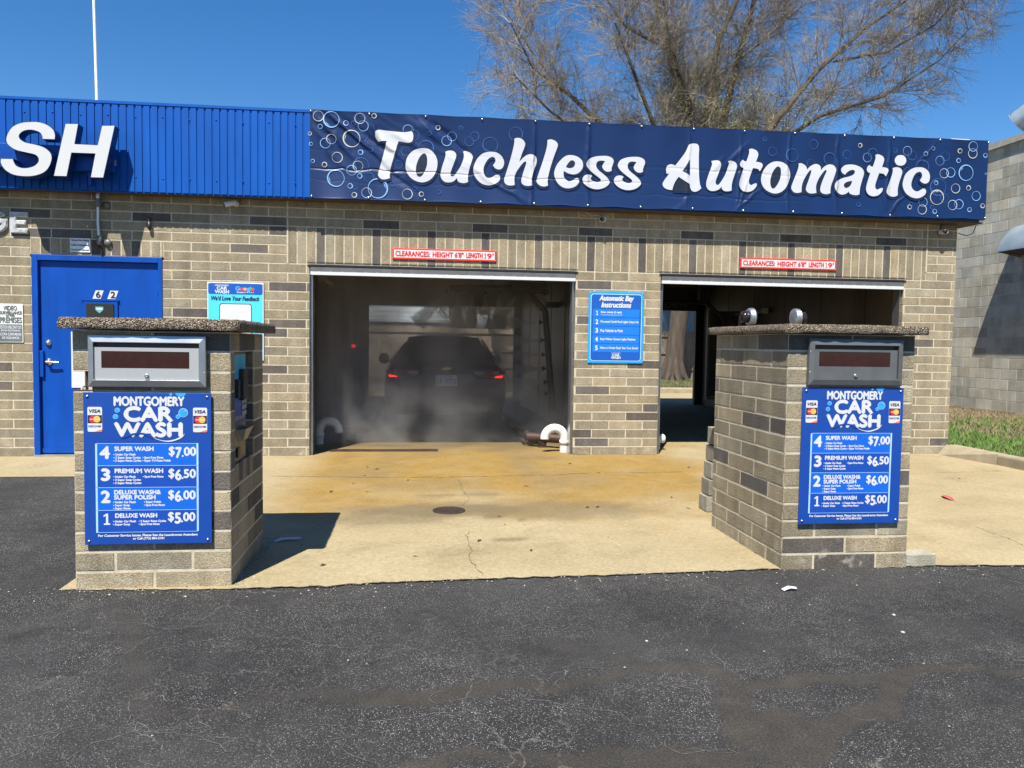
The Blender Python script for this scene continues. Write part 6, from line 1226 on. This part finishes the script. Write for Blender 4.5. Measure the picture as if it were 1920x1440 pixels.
limbs = [[rel(10.55, 3.9, .26), rel(10.7, 6.5, .20, .3), rel(10.72, 8.85, .17, .5), rel(10.1, 10.97, .13, .6), rel(9.6, 12.9, .10, .8), rel(9.2, 15, .05, 1)],
 [rel(10.65, 4.0, .2), rel(11.0, 7, .16, -.4), rel(11.0, 9.8, .13, -.6), rel(11.2, 11.4, .11, -.8), rel(11.95, 13.1, .08, -1), rel(12.2, 15.2, .04, -1)],
 [rel(10.75, 3.9, .24), rel(11.4, 6.5, .2, .4), rel(11.98, 9.1, .17, .6), rel(12.4, 11, .13, .6), rel(13.0, 13.1, .1, .8), rel(13.6, 15.4, .05, 1)],
 [rel(10.75, 3.8, .2), rel(12.0, 6.6, .16, -.7), rel(13.2, 8.8, .13, -.9), rel(14.7, 10.6, .10, -.8), rel(16.5, 12.2, .07, -.6), rel(18.2, 13.4, .05, -.4), rel(20.2, 14.3, .03, 0)],
 [rel(10.4, 3.8, .2), rel(9.2, 6.4, .15, .3), rel(7.75, 8.75, .12, .6), rel(6.5, 9.75, .08, .5), rel(5.2, 10.5, .05, .3), rel(4.4, 11.8, .03, 0)],
 [rel(10.72, 8.9, .1), rel(9.6, 10.9, .08, -.8), rel(8.0, 11.5, .06, -1), rel(7.2, 12.4, .04, -1.2), rel(6.4, 13.8, .03, -1)],
 [rel(12.6, 7.6, .1, -.7), rel(14.5, 8.9, .08, -1.4), rel(16.6, 9.6, .06, -1.6), rel(18.6, 10.9, .03, -1.4), rel(19.9, 12.2, .02, -1.2)],
 [rel(11.2, 6, .14, .5), rel(12.8, 7.6, .1, 1.4), rel(14.2, 8.3, .07, 2), rel(15.4, 9.6, .04, 2.3)], [rel(10.3, 5.4, .13, -.3), rel(9.3, 7.6, .1, -1.2), rel(8.3, 9.3, .07, -1.8), rel(7.4, 11.2, .04, -2)],
 [rel(9.1, 6.6, .1, .3), rel(7.2, 7.9, .08, -.4), rel(5.6, 8.8, .05, -.8), rel(4.4, 9.8, .03, -1)], [rel(10.9, 6.8, .12, 0), rel(10.2, 9, .08, -1.2), rel(9.3, 10.8, .06, -1.6), rel(8.8, 13, .03, -1.8)], [rel(10.9, 7.2, .12, .8), rel(11.6, 9.4, .08, 1.7), rel(12.6, 11.4, .06, 2), rel(14.4, 12.9, .04, 2.2), rel(16, 14.4, .02, 2.4)],
 [rel(15.2, 10.9, .06, -.8), rel(16.6, 11.0, .05, -1.6), rel(18.0, 11.8, .03, -2), rel(19.4, 13.4, .02, -2)], [rel(6.3, 9.8, .06, .5), rel(5.4, 11.2, .04, 1.2), rel(4.5, 12.6, .02, 1.4), rel(4.0, 13.8, .02, 1.4)]]
bz = lambda E: np.exp(-((E[:, 0]-11.4)/2.0)**2-((E[:, 2]-8.9)/1.5)**2)+.05
tree('bare_tree', 'big multi-stemmed bare tree with budding twigs behind the car wash', tb, limbs, trunk, BARK, TWIG, BUD, 5, 2.15, 70000, bz, 4.6)
t2 = [(0, 0, -.1, .2), (0, 0, 2, .16), (.1, 0, 4, .12)]
l2 = [[(.1, 0, 4, .12, ), (-.6, 0, 5.5, .06), (-1.2, .2, 6.8, .02)], [(.1, 0, 4, .12), (.3, 0, 5.8, .07), (.5, 0, 7.2, .02)], [(.1, 0, 4, .1), (1.2, 0, 5.6, .05), (2.2, 0, 6.6, .02)]]
tree('bare_tree', 'small bare treetop peeking over the grey block wall', (20.6, 17.5, .1), l2, t2, BARK, TWIG, BUD, 9, .7, 0, None, 3)

small = tree('bare_shrub', 'leafless shrub with pale stems over the back fence, leftmost of the three', (3.4, 19.3, .12), [[(0, 0, .6, .05), (-.3, 0, 1.6, .035), (-.5, .1, 2.9, .012)], [(0, 0, .6, .05), (.1, 0, 1.8, .035), (.2, 0, 3.3, .012)], [(0, 0, .6, .05), (.5, 0, 1.7, .03), (.8, 0, 2.8, .01)]], [(0, 0, -.05, .09), (0, 0, .3, .08), (0, 0, .7, .06)], BARK, TWIG, BUD, 21, 1.2, 0, None, .5)
small['group'] = 'bare shrubs behind the back fence'
for x, y, lb in ((4.9, 20.1, 'leafless shrub with pale stems over the back fence, middle of the three'), (6.3, 19.5, 'leafless shrub with pale stems over the back fence, rightmost of the three')):
    c_ = copytree(small, (x, y, .12)); c_['label'] = lb
